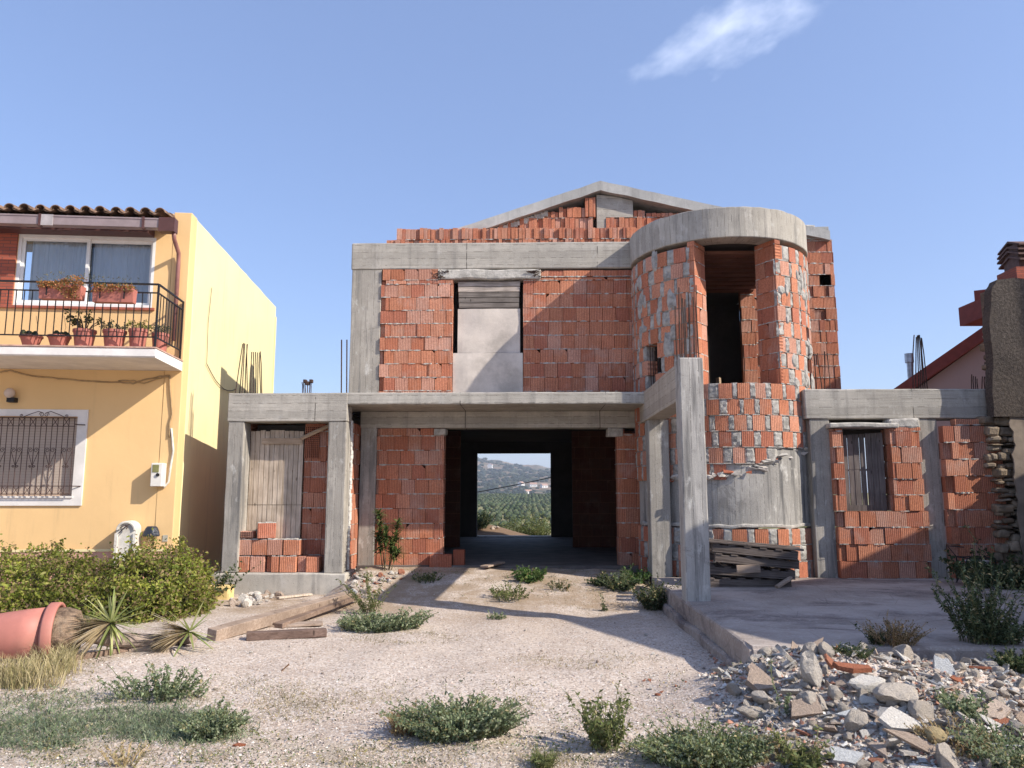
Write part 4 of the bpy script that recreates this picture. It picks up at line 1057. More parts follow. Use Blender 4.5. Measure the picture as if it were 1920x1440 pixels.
# lamp, cables, meter box
c = Fy(18, 737, .1); mb = MB(); mb.lathe([(.001, -.085), (.04, -.078), (.075, -.04), (.085, 0), (.075, .04), (.04, .078), (.001, .085)], 16, M=lambda x, y, z: (c.x + x, c.y + y, c.z + z))
lamp = yp('wall_lamp', mb, m_simple('frosted_globe', (.62, .50, .42), rough=.25, nscale=5, var=.1, bump=0), smooth=True, label='round globe lamp on a black bracket')
mb = MB(); mb.box(c.x - .03, c.x + .09, -.12, -.002, c.z - .15, c.z - .075); b_ = mb.build('lamp_base', BLACK, lamp)
CAB = m_simple('tan_cable', (.40, .27, .14), nscale=10)
def cable(pts, r, m, d=.02):
    q = [Fy(u, v, d) for u, v in pts]; o = []
    for i in range(len(q) - 1):
        for t in range(4): o.append(q[i].lerp(q[i + 1], t / 4) + Vector((0, 0, .008 * math.sin(i * 2 + t))))
    mb = MB(); mb.tube(o + [q[-1]], r, 6); yp('cable', mb, m, smooth=True)
cable([(0, 698), (18, 695), (60, 704), (110, 710), (160, 715), (225, 716), (250, 719), (268, 713), (300, 705), (318, 704)], .013, CAB)
cable([(222, 714), (250, 714), (270, 718), (300, 709), (316, 706)], .010, CAB, .03)
cable([(318, 705), (319, 735), (323, 775), (318, 795), (317, 820)], .014, CAB)
cable([(321, 803), (323, 822), (325, 845), (320, 875), (316, 905), (306, 914)], .019, m_simple('pale_conduit', (.66, .60, .52), nscale=9))
a, b = Fy(281, 912, .2), Fy(304, 868, .2)
mb = MB(); mb.rough(a.x, b.x + .01, -.2, -.002, a.z, b.z, step=.1, amp=.001, bev=.008)
mbx = yp('meter_box', mb, m_simple('cream_plastic', (.72, .68, .62), rough=.5, nscale=6, var=.08, bump=.05), label='white electric meter box with a small viewing pane')
mb = MB(); mb.box(a.x + .025, b.x - .045, -.206, -.201, a.z + .23, b.z - .03); mb.build('viewing_pane', m_simple('green_tinted_pane', (.22, .21, .08), rough=.2, nscale=6), mbx)
mb = MB(); mb.tube([((a.x + b.x) / 2 + .03, -.20, a.z + .19), ((a.x + b.x) / 2 + .03, -.222, a.z + .19)], .028, 10); mb.build('knob', BLACK, mbx)
mb = MB(); p = Fy(310, 1009); mb.box(p.x - .04, p.x + .04, -.012, -.001, p.z - .055, p.z + .05); yp('socket_plate', mb, m_simple('grey_plate', (.45, .42, .34)))
# black plastic-wrapped tap cover
mb = MB(); c0 = Fy(283, 997, .1); n = 22; V = []
for j, (r, z) in enumerate(((.001, .09), (.07, .088), (.095, .06), (.12, .0), (.132, -.055), (.125, -.075), (.09, -.07))):
    for i in range(n):
        aa = 2 * math.pi * i / n; f = 1 + .05 * math.sin(aa * 5 + j * .4) * min(1, j / 3); V.append((c0.x + r * f * math.cos(aa), c0.y + .02 + r * .75 * f * math.sin(aa), c0.z + z))
mb.poly(V, [(j * n + i, j * n + (i + 1) % n, (j + 1) * n + (i + 1) % n, (j + 1) * n + i) for j in range(6) for i in range(n)])
yp('plastic_wrapped_cover', mb, m_simple('black_polythene', (.035, .04, .055), rough=.28, nscale=10, var=.3, bump=.8), label='black plastic wrapping tied over a wall fitting')
# wires on the side wall
mb = MB(); mb.tube([(.03, 1.2 + .3 * q, [3.62, 3.50, 3.40, 3.34, 3.30, 3.31, 3.35, 3.42][q]) for q in range(8)], .008, 5); mb.tube([(.03, 1.2, 3.62), (.03, 1.15, 4.4), (.03, 1.25, 5.1)], .005, 4); yp('wall_wire', mb, RUST)

def ywp(l): return YL + T_ * l.x + N_ * l.y + Vector((0, 0, l.z))
# stone wall fountain leaning on the facade
wf = thing('wall_fountain', 'pale round topped stone wall fountain beside the shrub under the meter box', 'fountain', ywp(Vector((Fy(238, 1000, .2).x, -.22, -.45))), YR)
mb = MB(); w2 = .155; hh = Fy(238, 976, .15).z + .45; arc = [(w2 * math.cos(t * math.pi / 10), hh - w2 * .9 + w2 * .9 * math.sin(t * math.pi / 10)) for t in range(11)]
mb.prism([(-w2, 0), (w2, 0)] + arc, 'y', -.02, .2)
STONE = m_simple('cast_stone', (.66, .62, .55), nscale=6, var=.15, bump=.4, dirt=(.42, .38, .32))
mb.build('back_slab', STONE, wf)
mb = MB()
for s in (1, -1): mb.box(s * w2 * .92 - .022, s * w2 * .92 + .022, -.05, -.02, 0, hh - .2)
pts = [((w2 - .02) * math.cos(t * math.pi / 12), -.035, hh - w2 * .95 + (w2 - .02) * .9 * math.sin(t * math.pi / 12)) for t in range(13)]; mb.tube(pts, .02, 6)
mb.build('moulded_frame', STONE, wf)
mb = MB(); mb.tube([(-.09, -.04, hh - .12), (-.04, -.09, hh - .09), (0, -.06, hh - .07), (.04, -.08, hh - .1), (.03, -.1, hh - .13)], .009, 6); mb.tube([(.05, -.05, hh - .06), (.0, -.08, hh - .10), (-.1, -.05, hh - .2)], .007, 6); mb.build('spout', RUST, wf)
mb = MB(); mb.lathe([(.16, .42), (.17, .46), (.15, .46), (.08, .38), (.001, .37)], 18, M=lambda x, y, z: (x, y * .6 - .12, z)); mb.lathe([(.001, .30), (.06, .31), (.16, .44), (.165, .46)], 18, M=lambda x, y, z: (x, y * .6 - .12, z)); mb.build('basin', STONE, wf)

# yellow stub of wall at the plot corner
a = G(388, 1125, -.42); b = G(438, 1122, -.42)
lw_ = thing('low_wall', 'short broken end of a yellow painted wall beside the concrete plinth', 'wall', (b.x, a.y, -.42))
mb = MB(); mb.rough(-.62, 0, .0, .22, -.1, .215, step=.06, amp=.018, bev=.035, seed=5); mb.build('wall_stub', m_simple('yellow_paint_stub', (.74, .55, .24), nscale=4, var=.2, bump=.6, dirt=(.38, .27, .18)), lw_)

# ================================================================ right-hand neighbours
rw = thing('ruined_wall', 'tall broken rubble stone wall, blackened plaster above and beige plaster below, at the right edge', 'wall', (7.75, 12.42, -.2))
def rubble_wall():
    x0 = P(1857, 775, 12.25).x; x1 = 10.5; y0, y1 = 12.24, 12.95; zt = P(1845, 530, 12.4).z; zs = P(1860, 772, 12.4).z
    n = NT('blackened_plaster'); p = n.geo(); z = n.sep(p)[2]
    sp = n.vor(p, 6, 'F1', 'Distance'); f = n.noise(p, 2.4, 6, .7)
    c = n.mix(n.ramp(n.noise(p, 30, 5, .7), .3, .7), (.045, .035, .029), (.11, .088, .072)); c = n.mix(n.ramp(sp, .03, .10, .75, 0), c, (.20, .17, .14)); c = n.mix(n.ramp(f, .58, .7, 0, .5), c, (.11, .085, .065))
    black = n.done(c, .95, n.bump(n.noise(p, 25, 6, .7), 1., .02))
    beige = m_simple('beige_plaster', (.27, .215, .165), nscale=2.5, var=.35, bump=.5, dirt=(.16, .12, .09))
    stone = m_simple('rubble_stone', (1, 1, 1), use_attr=True, nscale=9, var=.5, bump=1.)
    def sheetw(name, xa, xb, za, zb, y, m, side=None, thick=.03):
        mb = MB(); nxx = max(6, int((xb - xa) / .07)); nzz = int((zb - za) / .07); V = []
        for j in range(nzz + 1):
            zz = za + (zb - za) * j / nzz; ex = side(zz) if side else 0.
            for i in range(nxx + 1):
                xx = xa + ex + (xb - xa - ex) * i / nxx
                top = (.035 * noise.noise(Vector((xx * 3, 0, 9))) if j == nzz else 0)
                V.append((xx, y + .018 * noise.noise(Vector((xx * 2.5, zz * 2.5, 1))), zz + top))
        W = nxx + 1; N = len(V); V += [(a, b + thick, c_) for a, b, c_ in V]; Fs = [(j * W + i, j * W + i + 1, (j + 1) * W + i + 1, (j + 1) * W + i) for j in range(nzz) for i in range(nxx)]
        bd = list(range(W)) + [j * W + nxx for j in range(1, nzz + 1)] + [nzz * W + i for i in range(nxx - 1, -1, -1)] + [j * W for j in range(nzz - 1, 0, -1)]
        Fs += [(a, b, b + N, a + N) for a, b in zip(bd, bd[1:] + bd[:1])]
        mb.poly(V, Fs); o = mb.build(name, m, rw, world=True); return o
    ragg = lambda s, amp: (lambda z: amp * abs(noise.noise(Vector((z * 2.2, s, 0)))) + amp * .4 * noise.noise(Vector((z * 8, s, 3))))
    sheetw('upper_plaster', x0 - .02, x1, zs - .1, zt, y0 - .06, black, lambda z: .02 + .07 * (z - zs) + .05 * noise.noise(Vector((z * 1.4, 3, 0))) + (.10 * smooth(zt - .2, zt, z)) + .02 * noise.noise(Vector((z * 7, 3, 0))), thick=.2)
    sheetw('lower_plaster', P(1888, 900, 12.4).x, x1, -.3, zs + .02, y0 - .035, beige, ragg(5, .10))
    mb = MB(); mb.box(x0 + .42, x1, y0 + .12, y1, -.3, zt - .04, (.2, .15, .11)); rng = random.Random(31)
    z = -.25
    while z < zt - .1:
        h = rng.uniform(.04, .17); x = x0 - .07 + .16 * abs(noise.noise(Vector((z * 1.3, 2, 7)))) + rng.uniform(-.05, .05)
        if z > zs - .1: x += .42
        while x < P(1900, 900, 12.4).x + .1:
            wd = rng.uniform(.08, .34); c = rng.choice([(.32, .24, .16), (.38, .29, .20), (.24, .17, .11), (.44, .35, .25)]); g = rng.uniform(.6, 1.0)
            yy = y0 + rng.uniform(-.03, .06)
            mb.rough(x, x + wd, yy, y1, z + .008, z + h - .006, step=.05, amp=.055, bev=.035, col=tuple(q * g for q in c), seed=rng.uniform(0, 50)); x += wd + .01
        z += h
    mb.build('stone_core', stone, rw, world=True)
rubble_wall()

# pink house with a dark red verge, far behind
ph = thing('pink_house', 'pale pink gabled house with dark red roof edge behind the right wing', 'house', (14, 24.0, 0)); YP = 24.0
PINK = m_stucco('pink_render', (.52, .36, .32), (.36, .24, .2), .4); DRED = m_simple('dark_red_paint', (.24, .05, .035), nscale=5, var=.15, bump=.05)
PR = -R_(30); TP = Vector((math.cos(PR), math.sin(PR), 0)); NP = Vector((-math.sin(PR), math.cos(PR), 0)); P0 = P(1676, 729, 24.)
ph.location = P0.x, P0.y, 0; ph.rotation_euler = (0, 0, PR); PL = Vector((P0.x, P0.y, 0))
def Fp(u, v, d=0.):
    r = ray(u, v); o = PL + NP * d; t = (o - CAM).dot(NP) / r.dot(NP); p = CAM + r * t - PL
    return Vector((p.dot(TP), p.dot(NP), p.z))
def php(name, mb, m): return mb.build(name, m, ph)
g0, g1 = Fp(1676, 729), Fp(1846, 611); sl_ = (g1.z - g0.z) / (g1.x - g0.x); xr2 = g1.x + 1.6; zr2 = g0.z + sl_ * (xr2 - g0.x); vt = .38
mb = MB(); mb.prism([(g0.x + .35, -2), (2 * xr2 - g0.x - .3, -2), (2 * xr2 - g0.x - .3, g0.z - .2), (xr2, zr2 - vt + .05), (g0.x + .35, g0.z - .2)], 'y', .3, 7); php('wall', mb, PINK)
for s_ in (0, 1):
    mb = MB(); xa, za = (g0.x - .3, g0.z - .3 * sl_) if s_ == 0 else (2 * xr2 - g0.x + .3, g0.z - .3 * sl_)
    mb.prism([(xa, za), (xr2, zr2), (xr2, zr2 - vt), (xa, za - vt)], 'y', -.02, .25); php('verge', mb, DRED)
    mb = MB(); mb.prism([(xa, za + .02), (xr2, zr2 + .02), (xr2, zr2 - .1), (xa, za - .1)], 'y', .25, 7.2); php('roof', mb, DRED)
f0, f1 = Fp(1826, 545, 1.), Fp(1850, 568, 1.)
mb = MB(); mb.box(f0.x, f0.x + 6, 1., 1.3, f1.z, f0.z); mb.box(f0.x + .3, f0.x + 6, 1.3, 5, f1.z + .1, f0.z - .02); php('eave_board', mb, DRED)
mb = MB(); mb.box(f0.x + .9, f0.x + 5.5, 1.5, 5, 3, f1.z + .1); php('upper_wall', mb, PINK)
q = Fp(1706, 690, .8); r = .085; fz = Fp(1706, 663, .8).z
mb = MB(); mb.tube([(q.x, q.y, q.z - 1.2), (q.x, q.y, Fp(1706, 672, .8).z)], r, 12)
fl = php('flue_pipe', mb, m_simple('galvanised_steel', (.50, .50, .52), rough=.35, metal=.7, nscale=8))
mb = MB(); mb.tube([(q.x, q.y, Fp(1706, 680, .8).z), (q.x, q.y, fz)], r * 1.55, 12); mb.build('cowl', bpy.data.materials['galvanised_steel'], fl)
ch = thing('roof_chimney', 'brown brick chimney with louvred clay cap beyond the ruined wall', 'chimney', (P(1925, 500, 19).x, 19, 3)); CHB = thin_brick(); CHX = ch.location.x; cz = P(1903, 502, 19).z
mb = MB(); mb.box(P(1902, 520, 19).x, CHX + .62, 18.9, 19.7, 2, cz); mb.build('stack', CHB, ch, world=True)
CLAY = m_simple('brown_clay', (.15, .085, .07), nscale=10)
for i, (u0, v0, v1) in enumerate(((1903, 452, 459), (1902, 462, 468), (1902, 470, 477), (1905, 480, 487))):
    mb = MB(); xa = P(u0, v0, 19).x; za, zb2 = P(u0, v1, 19).z, P(u0, v0, 19).z
    mb.prism([(18.85, za), (19.3, zb2 + .09), (19.75, za), (19.75, za - .04), (19.3, zb2 + .04), (18.85, za - .04)], 'x', xa, CHX + .6); mb.build('louvre', CLAY, ch, world=True)
mb = MB(); mb.box(P(1910, 490, 19).x, CHX + .45, 19.0, 19.6, cz, P(1903, 455, 19).z); mb.build('flue_core', CLAY, ch, world=True)
mb = MB(); mb.box(P(1900, 528, 19).x - .0, CHX + 3, 18.6, 21.5, P(1905, 535, 19).z - .5, P(1905, 533, 19).z); mb.build('roof_edge', DRED, ch, world=True)
# unseen right-hand building inferred from its patio shadow, footprint shaped to cast it
sh = thing('stone_house', 'weathered stone house standing along the right side of the patio', 'house', (9.5, 8, -.4))
mb = MB(); mb.prism([(6.5, 8.0), (7.9, 4.9), (9, 4.6), (16, 2.9), (16, 11.4), (11.4, 10.9), (9.7, 9.8)], 'z', -.5, 4.2); mb.build('wall', bpy.data.materials['beige_plaster'], sh, world=True)
th_ = thing('shade_block', 'unseen tall block added behind the stone house to shade the ruined wall', 'house', (15, 11, -.4))  # unseen tall block added to shade the ruined wall
mb = MB(); mb.box(13.35, 20, 10.0, 15.5, -.5, 8.8); mb.build('wall', bpy.data.materials['beige_plaster'], th_, world=True)

# ================================================================ plants
LEAF = m_leaf('leaf', .42); DRY = m_leaf('dry_leaf', .2, .8)
STEMM = m_simple('plant_stem', (.11, .12, .05), nscale=12, use_attr=False)
DSTEM = m_simple('dry_stem', (.33, .24, .13), nscale=12)
def leafquad(mb, p, d, side, L, W, c, droop=0.):
    up = Vector((0, 0, 1)); m = p + d * (L * .5); t = p + d * L - up * droop * L
    mb.face([p, m + side * W, t, m - side * W], c)
def rdir(rng, up=.0):
    while 1:
        v = Vector((rng.uniform(-1, 1), rng.uniform(-1, 1), rng.uniform(-1, 1)))
        if .05 < v.length < 1: v.normalize(); v.z += up; return v.normalized()
def shade(rng, pal, lo=.75, hi=1.25):
    c = rng.choice(pal); f = rng.uniform(lo, hi); return (c[0] * f, c[1] * f, c[2] * f)
GRN_BUSH = [(.32, .36, .06), (.40, .41, .08), (.18, .23, .035), (.45, .42, .13), (.25, .29, .05), (.38, .27, .14)]
PINKISH = [(.36, .22, .17), (.42, .27, .2)]
WEED = [(.24, .30, .16), (.33, .39, .23), (.16, .22, .115), (.41, .44, .28)]
WEED_Y = [(.20, .23, .08), (.15, .19, .07), (.27, .27, .11)]
DKGRN = [(.06, .09, .04), (.085, .115, .055), (.045, .07, .03)]
BRN = [(.36, .23, .11), (.42, .29, .16), (.27, .17, .09)]
DRYG = [(.50, .41, .22), (.42, .34, .17), (.33, .30, .13), (.56, .47, .28)]
def weed(label, x, y, r, h, n, pal=WEED, leaf=(.022, .006), name='weed', cat='weed', group=None, seed=1, spread=1., lpk=14, ry=None, curve=.5, stemcol=None, erect=False, z=None, every=1.):
    rng = random.Random(seed); ry = ry or r; base = gz(x, y) if z is None else z
    t = thing(name, label, cat, (x, y, base), group=group); lb = MB(); sb = MB()
    for k in range(n):
        a = rng.uniform(0, 2 * math.pi); q = rng.random() ** .6 * .75; bx, by = math.cos(a) * r * q * .7, math.sin(a) * ry * q * .7
        bz = (gz(x + bx, y + by) if z is None else z) - base - .005
        L = h * rng.choice([rng.uniform(.3, .8), rng.uniform(.6, 1.2)]) * (1.0 - .35 * q if not erect else 1) * (1 + .45 * noise.noise(Vector((math.cos(a) * 1.6, math.sin(a) * 1.6, seed)))) * (1.35 if rng.random() < .06 else 1); out = Vector((math.cos(a), math.sin(a) * ry / r, 0)) * spread * (q * .9 + .15) + Vector((rng.uniform(-.25, .25), rng.uniform(-.25, .25), 0))
        pts = []; m = 6
        for i in range(m + 1):
            f = i / m; pts.append(Vector((bx, by, bz)) + out * (L * f ** 1.3 * .9) + Vector((0, 0, L * (f - curve * .35 * f * f))) + Vector((rng.uniform(-1, 1), rng.uniform(-1, 1), 0)) * L * .03)
        if k % int(every) == 0: sb.tube(pts, [.0028] * (m) + [.001], 3, cap=False)
        for j in range(lpk):
            f = rng.uniform(.12, 1.0); i = min(m - 1, int(f * m)); p = pts[i].lerp(pts[i + 1], f * m - i); d = rdir(rng, .45); s = d.cross(rdir(rng)).normalized(); ll = leaf[0] * rng.uniform(.6, 1.3)
            leafquad(lb, p, d, s, ll, leaf[1] * rng.uniform(.7, 1.3), shade(rng, pal if rng.random() > .07 else DRYG), .15)
    lb.build('foliage', LEAF, t, recalc=False); st = sb.build('stems', stemcol or STEMM, t, recalc=False)
    return t
def spike_leaf(mb, p, d, L, W, c, droop=.3, seg=4, cup=True):
    d = d.normalized(); side = d.cross(Vector((0, 0, 1)))
    if side.length < .1: side = Vector((1, 0, 0))
    side.normalize(); pts = []
    for i in range(seg + 1):
        f = i / seg; q = p + d * (L * f) - Vector((0, 0, 1)) * droop * L * f * f; w_ = W * (1 - .15 * (1 - f)) * (1 - f) ** .6 if i < seg else 0
        pts.append((q - side * w_, q + side * w_))
    for i in range(seg):
        a, b = pts[i]; c_, d_ = pts[i + 1]; mb.face([a, b, d_, c_] if i < seg - 1 else [a, b, (c_ + d_) / 2], c)

# --- big flowering bush in front of the yellow house
def big_bush():
    t = thing('flowering_bush', 'big spreading yellow green bush with small pinkish flowers below the barred window', 'bush', (-6.0, 10.6, -.4))
    rng = random.Random(17); lb = MB(); fb = MB(); sb = MB()
    blobs = [(-8.2, 10.3, 1.3, 1.1, .92), (-7.2, 10.5, 1.1, 1.0, 1.06), (-6.4, 10.4, 1.0, 1.0, .90), (-5.7, 10.9, .9, .9, .92), (-5.25, 10.9, .75, .85, .90), (-4.85, 10.75, .5, .65, .72), (-6.9, 11.1, 1.0, .7, 1.12), (-5.5, 11.3, .9, .7, 1.06), (-5.1, 11.35, .62, .6, .96), (-7.6, 9.75, 1.0, .7, .62), (-6.2, 9.9, 1.0, .6, .58), (-5.3, 10.3, .9, .5, .62)]
    B = Vector((-6.0, 10.6, -.4)); tot = 0
    while tot < 3300:
        bx, by, rx, ry, h = rng.choice(blobs); d = rdir(rng)
        if d.z < -.1: continue
        if d.y > .75 and rng.random() < .6: continue
        p = Vector((bx + d.x * rx, by + d.y * ry, -.4 + max(.02, d.z * h)))
        if any(((p.x - q[0]) / q[2]) ** 2 + ((p.y - q[1]) / q[3]) ** 2 + ((p.z + .4) / q[4]) ** 2 < .72 for q in blobs): continue
        f = .82 + .26 * noise.noise(p * 2.2) + .22 * noise.noise(p * 5) + rng.uniform(-.08, .08) + (rng.uniform(.08, .22) if rng.random() < .05 else 0)
        c0 = Vector((bx, by, -.4)); tip = c0 + (p - c0) * f + Vector((0, 0, 0)); inner = c0 + (p - c0) * (f - .28) - Vector((0, 0, .05))
        tone = .82 + .45 * noise.noise(p * 1.6 + Vector((5, 1, 2)))
        if rng.random() < .10: sb.tube([inner - B, tip - B], [.005, .002], 3, cap=False)
        fl = rng.random() < (.10 + .25 * max(0, noise.noise(p * 2.9 + Vector((1, 9, 3)))))
        for k in range(9):
            q = inner.lerp(tip, rng.uniform(.3, 1)) + rdir(rng) * .045; dd = (rdir(rng, .3) + (tip - inner).normalized() * .5).normalized(); s = dd.cross(rdir(rng)).normalized()
            c = shade(rng, GRN_BUSH, .75 * tone + .1, 1.15 * tone + .1); leafquad(lb, q - B, dd, s, rng.uniform(.040, .072), rng.uniform(.013, .021), c, .2)
        if fl:
            for k in range(5):
                q = tip + rdir(rng, .3) * .025; dd = rdir(rng, .6); leafquad(fb, q - B, dd, dd.cross(rdir(rng)).normalized(), .02, .009, shade(rng, PINKISH))
        tot += 1
    lb.build('foliage', LEAF, t, recalc=False); fb.build('flowers', LEAF, t, recalc=False)
    for q in blobs:
        for _ in range(6):
            a = rng.uniform(0, 6.28); sb.tube([Vector((q[0], q[1], -.42)) - B, Vector((q[0] + math.cos(a) * q[2] * .35, q[1] + math.sin(a) * q[3] * .35, -.4 + q[4] * .4)) - B, Vector((q[0] + math.cos(a) * q[2] * .7, q[1] + math.sin(a) * q[3] * .7, -.4 + q[4] * .6)) - B], [.014, .009, .004], 4, cap=False)
    sb.build('branches', m_simple('bush_branch', (.10, .075, .045), nscale=10), t, recalc=False)
    # leaves in darker colours filling the inside of the bush
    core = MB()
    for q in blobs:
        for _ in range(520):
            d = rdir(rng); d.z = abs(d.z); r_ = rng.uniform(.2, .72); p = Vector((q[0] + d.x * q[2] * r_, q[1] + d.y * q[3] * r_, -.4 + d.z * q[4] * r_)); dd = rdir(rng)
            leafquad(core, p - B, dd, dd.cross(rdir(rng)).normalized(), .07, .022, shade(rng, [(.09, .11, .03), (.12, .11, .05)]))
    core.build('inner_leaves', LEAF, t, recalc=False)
big_bush()
weed('dark leafy shrub filling the shaded gap between the two houses', -5.0, 12.3, .45, .62, 60, DKGRN, (.06, .018), 'shrub', 'shrub', seed=5, lpk=16)

# --- weeds
def wd(label, u, v, wpx, hpx, n, **k):
    p = hit(u, v); s = F / p.y * 1.0
    return weed(label, p.x, p.y, wpx / 2 / s / k.pop('tight', .8), hpx / s, n, **k)
W = 'weeds growing on the gravel'
wd('blue green weed cushion between the wooden boards and the doorway', 716, 1180, 205, 44, 420, seed=11, spread=1.3, curve=.9, group=W, leaf=(.034, .009), lpk=18, ry=.5)
wd('tall green weeds at the rubble heap left of the doorway', 695, 1150, 46, 74, 34, seed=12, group=W, pal=WEED_Y, leaf=(.04, .009), lpk=26, erect=True)
wd('largest dense green weed in the middle foreground', 862, 1378, 250, 78, 560, seed=13, spread=1.35, curve=.9, group=W, leaf=(.027, .0075), lpk=20, ry=.38)
wd('withered brown weed touching the large middle weed', 765, 1372, 100, 52, 110, seed=14, group=W, pal=BRN, leaf=(.02, .006), stemcol=DSTEM, lpk=14)
wd('wide green weed in the foreground left of the rubble', 1320, 1425, 270, 66, 560, seed=15, spread=1.35, curve=.9, group=W, leaf=(.026, .007), lpk=18, ry=.38, pal=WEED + WEED_Y[:1])
wd('upright yellow green weed rising beside the wide foreground weed', 1135, 1405, 70, 105, 46, seed=16, group=W, pal=WEED_Y, leaf=(.035, .008), lpk=34, erect=True, spread=.45)
wd('leggy sparse weed with long stems on the left gravel', 300, 1310, 240, 62, 100, seed=17, group=W, leaf=(.032, .008), lpk=22, ry=.35, spread=1.2)
wd('tall thin stemmed weed left of centre beside the boards', 318, 1305, 60, 78, 8, seed=18, group=W, leaf=(.035, .008), lpk=28, erect=True, spread=.3)
wd('low dense weed at the right end of the grass patch', 395, 1378, 130, 45, 230, seed=19, group=W, leaf=(.024, .007), lpk=18)
wd('bright green weed clump at the garage threshold', 992, 1088, 62, 30, 90, seed=20, group=W, pal=[(.10, .19, .05), (.14, .22, .07)], leaf=(.06, .018), lpk=12)
wd('pale green weeds in front of the threshold clump', 958, 1122, 90, 34, 70, seed=21, group=W, pal=WEED_Y, leaf=(.035, .010), lpk=12)
wd('small dark weed at the right of the threshold', 1122, 1096, 50, 24, 40, seed=22, group=W, pal=DKGRN, leaf=(.05, .014), lpk=12)
wd('dark bushy weed below the right porch bricks', 1162, 1104, 62, 34, 80, seed=23, group=W, pal=DKGRN + WEED[:1], leaf=(.05, .013), lpk=14)
wd('bright green weed against the porch column', 1192, 1090, 46, 28, 60, seed=24, group=W, pal=[(.11, .2, .06), (.15, .24, .08)], leaf=(.055, .016), lpk=12)
wd('dark brownish shrub in the corner of the patio edge', 1228, 1142, 52, 62, 110, seed=25, group=W, pal=DKGRN + [(.13, .09, .05)], leaf=(.04, .010), lpk=20)
wd('single small stalk standing alone on the shaded gravel', 1135, 1146, 16, 34, 7, seed=26, group=W, pal=DKGRN, leaf=(.035, .009), lpk=16, erect=True, spread=.3)
wd('small flat weed on the gravel before the porch', 932, 1160, 46, 14, 36, seed=27, group=W, leaf=(.03, .008), lpk=9)
wd('sparse weeds in the column shadow', 1045, 1104, 70, 22, 34, seed=28, group=W, pal=DKGRN + BRN[:1], leaf=(.03, .008), lpk=10)
wd('green weeds at the foot of the oleander', 800, 1088, 70, 20, 60, seed=29, group=W, pal=WEED_Y + DKGRN, leaf=(.035, .009), lpk=10)
wd('yellowish grass tuft at the bottom edge of the gravel', 1020, 1440, 48, 34, 60, seed=30, group=W, pal=WEED_Y, leaf=(.05, .003), lpk=10, erect=True)
wd('sparse dry stalks at the bottom left corner', 230, 1436, 90, 52, 22, seed=31, group=W, pal=DRYG, leaf=(.02, .005), lpk=12, erect=True, stemcol=DSTEM)
weed('tall dark bushy weed at the right edge of the patio', P(1842, 1210, 7.25).x, 7.25, .33, .70, 110, DKGRN + WEED[:1], (.04, .007), seed=32, lpk=42, erect=True, spread=.42, z=PZ, group='weeds on the patio')
weed('rounded low weed right of the tall dark one', P(1893, 1210, 7.1).x, 7.2, .26, .32, 90, DKGRN + WEED[:1], (.03, .009), seed=33, lpk=22, z=PZ, group='weeds on the patio')
weed('dark shrub at the foot of the ruined wall', P(1890, 1120, 11.3).x, 11.4, .85, .46, 190, DKGRN, (.07, .022), 'shrub', 'shrub', seed=34, lpk=22, z=PZ)
weed('small rust brown dried bush on the patio rim', P(1670, 1215, 7.2).x, 7.12, .30, .26, 130, BRN + [(.14, .11, .05)], (.016, .005), seed=35, lpk=30, z=PZ, stemcol=DSTEM, group='weeds on the patio')
weed('small dark weed beside the rust brown bush', P(1635, 1215, 7.2).x, 7.12, .10, .20, 20, DKGRN, (.025, .006), seed=36, lpk=20, z=PZ, erect=True, group='weeds on the patio')
weed('thin climbing weed at the stone edge of the ruined wall', P(1838, 1060, 12.1).x, 12.1, .12, .62, 14, DKGRN, (.045, .014), seed=37, lpk=30, z=PZ, erect=True, spread=.3)
WR = 'weeds among the rubble'
def wr(label, u, v, r, h, n, **k):
    p = hit(u, v); return weed(label, p.x, p.y, r, h, n, group=WR, **k)
wr('tall single weed stem among the rubble', 1466, 1345, .06, .48, 3, seed=41, leaf=(.03, .006), lpk=60, erect=True, spread=.12)
wr('leafy green weed in the right part of the rubble', 1805, 1335, .20, .14, 70, seed=42, leaf=(.028, .008), lpk=16)
wr('bright green weed at the bottom of the rubble', 1505, 1445, .16, .17, 34, seed=43, pal=WEED_Y, leaf=(.04, .008), lpk=26, erect=True)
wr('green weeds at the bottom right corner', 1880, 1425, .34, .20, 130, seed=44, leaf=(.03, .006), lpk=18)
wr('dry tangled weed between the lower stones', 1790, 1400, .32, .16, 90, seed=45, pal=DRYG + BRN, leaf=(.025, .004), stemcol=DSTEM, lpk=12)
wr('dark weed at the right border of the rubble', 1905, 1255, .22, .20, 80, seed=46, pal=DKGRN, leaf=(.03, .008), lpk=16)
wr('dark grass tuft below the patio rim', 1600, 1228, .22, .10, 60, seed=47, pal=DKGRN, leaf=(.05, .004), lpk=10)
wr('dry grass between the foreground weed and the stones', 1452, 1420, .30, .13, 110, seed=48, pal=DRYG, leaf=(.03, .004), stemcol=DSTEM, lpk=8)

